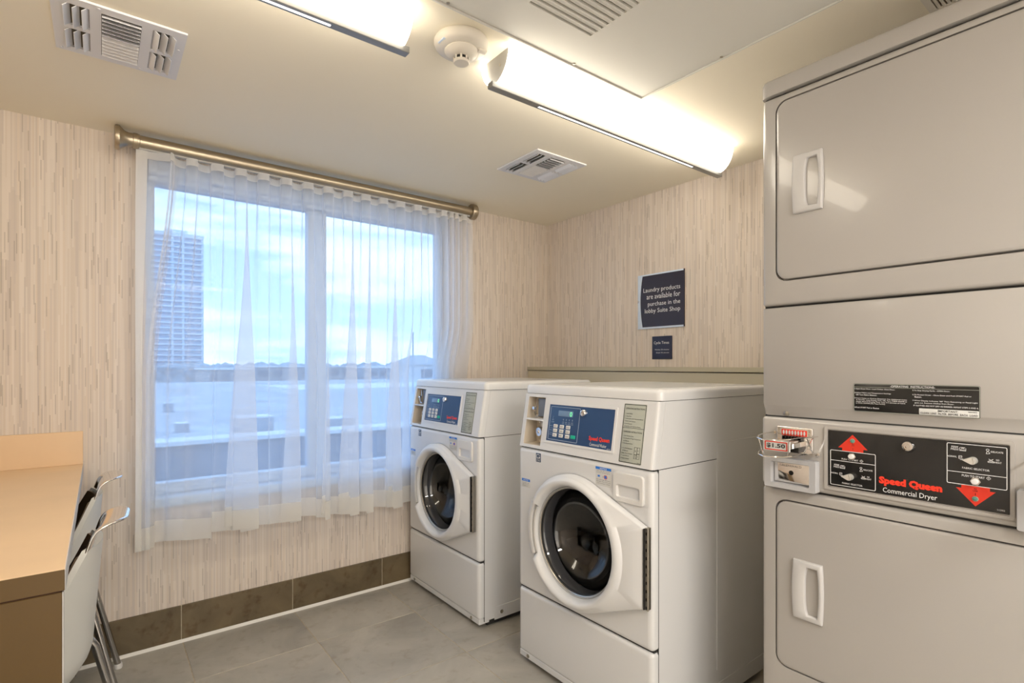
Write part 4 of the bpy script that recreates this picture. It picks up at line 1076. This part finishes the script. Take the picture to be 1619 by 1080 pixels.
# ================================================================== COUNTER
t = thing('counter', (-.052, YN, 0), 'tan laminate counter with a brown end panel and backsplash, at the left', 'counter')
CD = .68
m = MB(); m.box(-CD, 0, -1.362, -.0125, .757, .797, .0012, 1); m.build('worktop', MAPLE, t)
m = MB(); m.box(-CD, 0, -.0125, -.0005, .797, .925, .001, 1); m.box(-CD, 0, -.0125, -.0005, .7573, .797); m.build('backsplash', MAPLE, t)
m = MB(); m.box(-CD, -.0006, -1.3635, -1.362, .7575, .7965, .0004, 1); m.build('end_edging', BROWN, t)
m = MB(); m.box(-.0004, .0010, -1.3625, -.014, .7575, .7955, .0004, 1); m.build('front_edging', EDGEG, t)
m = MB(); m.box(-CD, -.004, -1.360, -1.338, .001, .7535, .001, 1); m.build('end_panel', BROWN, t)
m = MB(); m.box(-.0042, -.002, -1.3605, -1.3375, .001, .7535); m.build('panel_edging', EDGEG, t)
m = MB(); m.box(-CD, -.006, -1.358, -1.34, .7535, .7575); m.build('shadow_joint', pmat('dark_joint', (.05, .02, .008), .8), t)
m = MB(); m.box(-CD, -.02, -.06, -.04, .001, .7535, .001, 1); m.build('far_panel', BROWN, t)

# ================================================================== CHAIRS
def chair(loc, rz, label):
    t = thing('stacking_chair', loc, label, 'chair', 'chairs pushed under the counter', rz)
    # local: back towards +x, sitter faces -x; seat height .45
    def backpt(v, y):       # v 0 bottom .. 1 top; wraps round the sitter, shoulders slope down from the grip
        z = .350 + .385 * v
        x = -.004 - .030 * (1 - v) - .085 * max(0, .30 - v) ** 1.5 / .30 ** 1.5 * .9
        hw = .100 + .125 * min(1, (1 - v) / .42) ** .8
        hw *= 1 - .22 * max(0, (.22 - v) / .22) ** 2
        yy = y * hw
        return (x - 1.75 * yy * yy * (1 if v < .7 else 1), yy, z)
    def shell(off, th, name, mat, par, v0=0, v1=1, w=1.0):
        nv, ny_ = 16, 14
        F = [[backpt(v0 + (v1 - v0) * i / nv, w * (-1 + 2 * j / ny_)) for j in range(ny_ + 1)] for i in range(nv + 1)]
        m = MB()
        A = [[(p[0] + off, p[1], p[2]) for p in r_] for r_ in F]; Bk = [[(p[0] + off + th, p[1], p[2]) for p in r_] for r_ in F]
        m.grid(A); m.grid(Bk)
        rim = lambda G_: G_[0] + [r_[-1] for r_ in G_[1:]] + G_[-1][::-1][1:] + [r_[0] for r_ in G_[::-1][1:-1]]
        m.loft([rim(A), rim(Bk)])
        return m.build(name, mat, par, 40)
    sh = shell(0, .014, 'backrest', SHELL, t)
    tag(shell(-.006, .0055, 'front_reflection', REFLB, t, .04, .97, .96), 'dark brown front face')
    # seat
    m = MB(); P = []
    for i in range(13):
        u = i / 12; x = -.125 - .40 * u; z = .405 + .05 * min(1, u * 3) ** .6 - .02 * max(0, u - .8) * 5 * .3
        P.append([(x, (-1 + 2 * j / 10) * (.20 + .01 * sin(pi * u)), z + .008 * abs(-1 + 2 * j / 10) ** 2) for j in range(11)])
    Q = [[(a, b, c - .012) for a, b, c in r_] for r_ in P]; m.grid(P); m.grid(Q)
    rim = lambda G_: G_[0] + [r_[-1] for r_ in G_[1:]] + G_[-1][::-1][1:] + [r_[0] for r_ in G_[::-1][1:-1]]
    m.loft([rim(P), rim(Q)]); m.build('seat', SHELL, t, 40)
    # chrome top grip: upright plate with a hand hole, its lip curling back
    prof = [(-.006, .700), (-.002, .722), (.001, .744), (.003, .764), (.010, .778), (.024, .786), (.040, .790), (.055, .791), (.066, .789)]
    wid = [.110, .108, .106, .104, .102, .100, .092, .074, .042]
    m = MB(); n = 10
    Gd = []
    for (x, z), w_ in zip(prof, wid): Gd.append([(x - .020 * (1 - (z - .70) / .09) * abs(-1 + 2 * j / n) ** 2, (-1 + 2 * j / n) * w_, z) for j in range(n + 1)])
    rows = [[m.bm.verts.new(p) for p in r_] for r_ in Gd]
    for i in range(len(rows) - 1):
        for j in range(n):
            if 1 <= i <= 3 and 2 <= j < n - 2: continue
            m.bm.faces.new((rows[i][j], rows[i][j + 1], rows[i + 1][j + 1], rows[i + 1][j]))
    o = m.build('chrome_grip', CHROME, t, 80)
    md = o.modifiers.new('thickness', 'SOLIDIFY'); md.thickness = .008; md.offset = 0
    md = o.modifiers.new('round', 'SUBSURF'); md.levels = 1; md.render_levels = 2
    # frame tubes: each side one bent tube = front leg, seat rail, rear leg
    for sy in (-1, 1):
        y = .175 * sy
        pts = [(-.50, y * 1.12, .012), (-.455, y * 1.08, .20), (-.420, y * 1.02, .37), (-.405, y, .40), (-.385, y, .415), (-.36, y, .42), (-.20, y, .425), (-.09, y, .428), (-.060, y, .425), (-.037, y, .412), (-.022, y * 1.02, .385), (.020, y * 1.10, .20), (.062, y * 1.18, .012)]
        k = 7
        MB().tube(pts[:5][::1], .0105, 10).build('leg', TUBE, t, 60)
        MB().tube(pts[3:10], .0105, 10).build('seat_rail', TUBE, t, 60)
        MB().tube(pts[8:], .0105, 10).build('leg', TUBE, t, 60)
        for px, py in ((pts[0][0], pts[0][1]), (pts[-1][0], pts[-1][1])):
            MB().lathe([(.013, .0), (.0145, .004), (.0135, .016), (.012, .019)], (px, py, 0), 'z', 14).build('foot_glide', WPL, t)
    return t
chair((-.004, 1.74, 0), R(-5), 'white-backed chair with chrome grip at the near end of the counter')
chair((-.002, 2.375, 0), R(1), 'chair with chrome grip by the window wall, behind the nearer chair')

# ================================================================== OUTSIDE
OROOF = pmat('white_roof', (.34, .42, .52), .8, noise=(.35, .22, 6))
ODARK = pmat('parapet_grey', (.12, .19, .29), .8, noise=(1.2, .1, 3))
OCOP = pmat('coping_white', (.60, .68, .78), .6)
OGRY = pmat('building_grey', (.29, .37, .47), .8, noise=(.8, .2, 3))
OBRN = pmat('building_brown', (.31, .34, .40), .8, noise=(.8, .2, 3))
OTREE = pmat('tree_line_haze', (.25, .36, .47), .9, noise=(.5, .3, 3))  # tree colour paled to put in distance haze
OTW = pmat('tower_concrete_haze', (.52, .66, .80), .7)  # pale blue haze painted into the tower colour
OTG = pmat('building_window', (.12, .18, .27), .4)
OTW2 = pmat('tower_glazing_haze', (.38, .52, .70), .4)  # glazing lightened with the same painted haze
t = tag(bpy.data.objects.new('roof_parapet', None), 'grey blue roof parapet with white coping just outside the window', 'parapet'); COL.objects.link(t); t.location = (0, 6, 0)
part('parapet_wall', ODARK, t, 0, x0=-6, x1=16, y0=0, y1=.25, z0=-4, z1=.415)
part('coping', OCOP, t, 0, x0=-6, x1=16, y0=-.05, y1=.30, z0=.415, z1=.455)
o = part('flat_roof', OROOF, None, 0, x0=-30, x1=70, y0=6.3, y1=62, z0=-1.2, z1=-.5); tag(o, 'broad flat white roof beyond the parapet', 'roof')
o = part('street_ground', pmat('ground_grey', (.30, .36, .42), .9, noise=(.05, .2, 4)), None, 0, x0=-600, x1=900, y0=-100, y1=900, z0=-12.5, z1=-12); tag(o, kind='structure')
def ubox(name, mat, label, x0, x1, y, z0, z1, dy, extra=None, group=None):
    t = thing(name, ((x0 + x1) / 2, y, z0), label, 'roof unit' if 'unit' in name else 'building', group)
    w_ = (x1 - x0) / 2
    part('casing' if 'unit' in name else 'wall', mat, t, 0, x0=-w_, x1=w_, y0=0, y1=dy, z0=0, z1=z1 - z0)
    part('top_lid' if 'unit' in name else 'roof', OCOP, t, 0, x0=-w_ - .04 * w_, x1=w_ + .04 * w_, y0=-.02 * w_, y1=dy + .02, z0=z1 - z0, z1=(z1 - z0) * 1.06)
    return t
# roof units: positions on the roof plane
ubox('roof_unit', OGRY, 'small grey vent box far left on the white roof', 1.80, 2.10, 22.6, -.5, -.18, .4)
ubox('roof_unit', OGRY, 'grey vent box on the white roof nearer the parapet, left side', 1.50, 1.78, 15.6, -.5, -.28, .4)
ubox('roof_unit', OGRY, 'largest grey cabinet on the white roof close to the parapet', 2.45, 3.20, 13.2, -.5, -.02, .6)
ubox('roof_unit', OGRY, 'grey cabinet on the roof right of the largest one', 4.35, 4.95, 12.8, -.5, -.12, .6)
ubox('roof_unit', OGRY, 'wide grey cabinet on the roof seen through the right pane', 7.9, 9.1, 14.5, -.5, .05, .6)
ubox('roof_unit', OGRY, 'low grey cabinet on the roof towards the right edge of the window', 10.6, 11.6, 16.0, -.5, -.1, .6)
# far low buildings
def far(label, x0, x1, y, z1, dy, mat, nwin=0, z0=-12):
    t = thing('building', ((x0 + x1) / 2, y, z0), label, 'building'); w_ = (x1 - x0) / 2; hh = z1 - z0
    part('wall', mat, t, 0, x0=-w_, x1=w_, y0=0, y1=dy, z0=0, z1=hh)
    part('roof', OCOP, t, 0, x0=-w_ - .2, x1=w_ + .2, y0=-.2, y1=dy + .2, z0=hh, z1=hh + .22)
    for i in range(nwin):
        xx = -w_ + (i + .5) * 2 * w_ / nwin; part('window', OTG, t, 0, x0=xx - w_ / nwin * .6, x1=xx + w_ / nwin * .6, y0=-.06, y1=.0, z0=hh - 1.3, z1=hh - .5)
    return t
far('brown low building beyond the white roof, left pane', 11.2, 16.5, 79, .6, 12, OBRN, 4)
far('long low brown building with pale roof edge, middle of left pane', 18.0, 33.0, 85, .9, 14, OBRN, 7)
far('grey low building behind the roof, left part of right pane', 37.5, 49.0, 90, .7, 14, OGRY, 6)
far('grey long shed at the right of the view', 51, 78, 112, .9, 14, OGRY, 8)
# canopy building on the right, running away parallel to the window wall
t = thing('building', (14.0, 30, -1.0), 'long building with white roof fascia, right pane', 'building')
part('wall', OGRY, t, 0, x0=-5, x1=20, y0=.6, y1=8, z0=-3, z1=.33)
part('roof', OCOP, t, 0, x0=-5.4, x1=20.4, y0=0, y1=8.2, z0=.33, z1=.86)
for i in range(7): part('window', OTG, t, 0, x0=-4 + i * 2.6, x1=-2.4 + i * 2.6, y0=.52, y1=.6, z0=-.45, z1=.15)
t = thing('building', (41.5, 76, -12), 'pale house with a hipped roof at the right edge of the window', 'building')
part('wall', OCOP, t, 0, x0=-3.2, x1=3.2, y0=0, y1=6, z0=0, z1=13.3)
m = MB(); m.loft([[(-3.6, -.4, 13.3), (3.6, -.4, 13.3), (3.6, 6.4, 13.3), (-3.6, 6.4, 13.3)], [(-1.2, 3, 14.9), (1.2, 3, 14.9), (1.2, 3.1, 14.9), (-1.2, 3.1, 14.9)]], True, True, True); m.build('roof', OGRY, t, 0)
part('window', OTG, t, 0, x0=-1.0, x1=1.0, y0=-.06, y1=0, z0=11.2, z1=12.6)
t = thing('mast', (14.9, 29, -12), 'thin vertical mast near the right edge of the window', 'mast')
m = MB(); m.tube([(0, 0, 0), (0, 0, 15.2)], .05, 8); m.build('pole', OGRY, t)
# distant trees
rt = random.Random(3)
tm = None
TL = thing('tree_belt', (0, 240, -12), 'dark band of distant trees along the horizon', 'trees')
m = MB()
for i in range(150):
    x = -20 + i * 2.4 + rt.uniform(-1, 1); r_ = rt.uniform(2.2, 4.2); b = bmesh.new(); bmesh.ops.create_icosphere(b, subdivisions=1, radius=r_)
    for v in b.verts: v.co = Vector((v.co.x * 1.3 + x, v.co.y + rt.uniform(-2, 2), v.co.z * 1.1 + 12.0 - r_ * .35))
    m.add(b)
m.box(-25, 345, -2, 2, 0, 12.6)
o = m.build('foliage', OTREE, TL, 60); o['kind'] = 'stuff'
# tower block
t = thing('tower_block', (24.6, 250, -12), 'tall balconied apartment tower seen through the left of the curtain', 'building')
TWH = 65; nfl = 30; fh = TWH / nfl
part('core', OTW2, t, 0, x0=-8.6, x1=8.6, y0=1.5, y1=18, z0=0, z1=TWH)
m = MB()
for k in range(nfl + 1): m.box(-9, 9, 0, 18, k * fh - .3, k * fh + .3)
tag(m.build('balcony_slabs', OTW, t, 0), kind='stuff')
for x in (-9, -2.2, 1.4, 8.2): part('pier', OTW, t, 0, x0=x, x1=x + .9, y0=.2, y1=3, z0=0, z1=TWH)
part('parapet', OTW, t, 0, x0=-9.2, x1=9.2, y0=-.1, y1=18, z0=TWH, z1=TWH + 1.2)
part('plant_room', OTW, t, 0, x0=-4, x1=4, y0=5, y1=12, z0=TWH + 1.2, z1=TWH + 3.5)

flush_text()
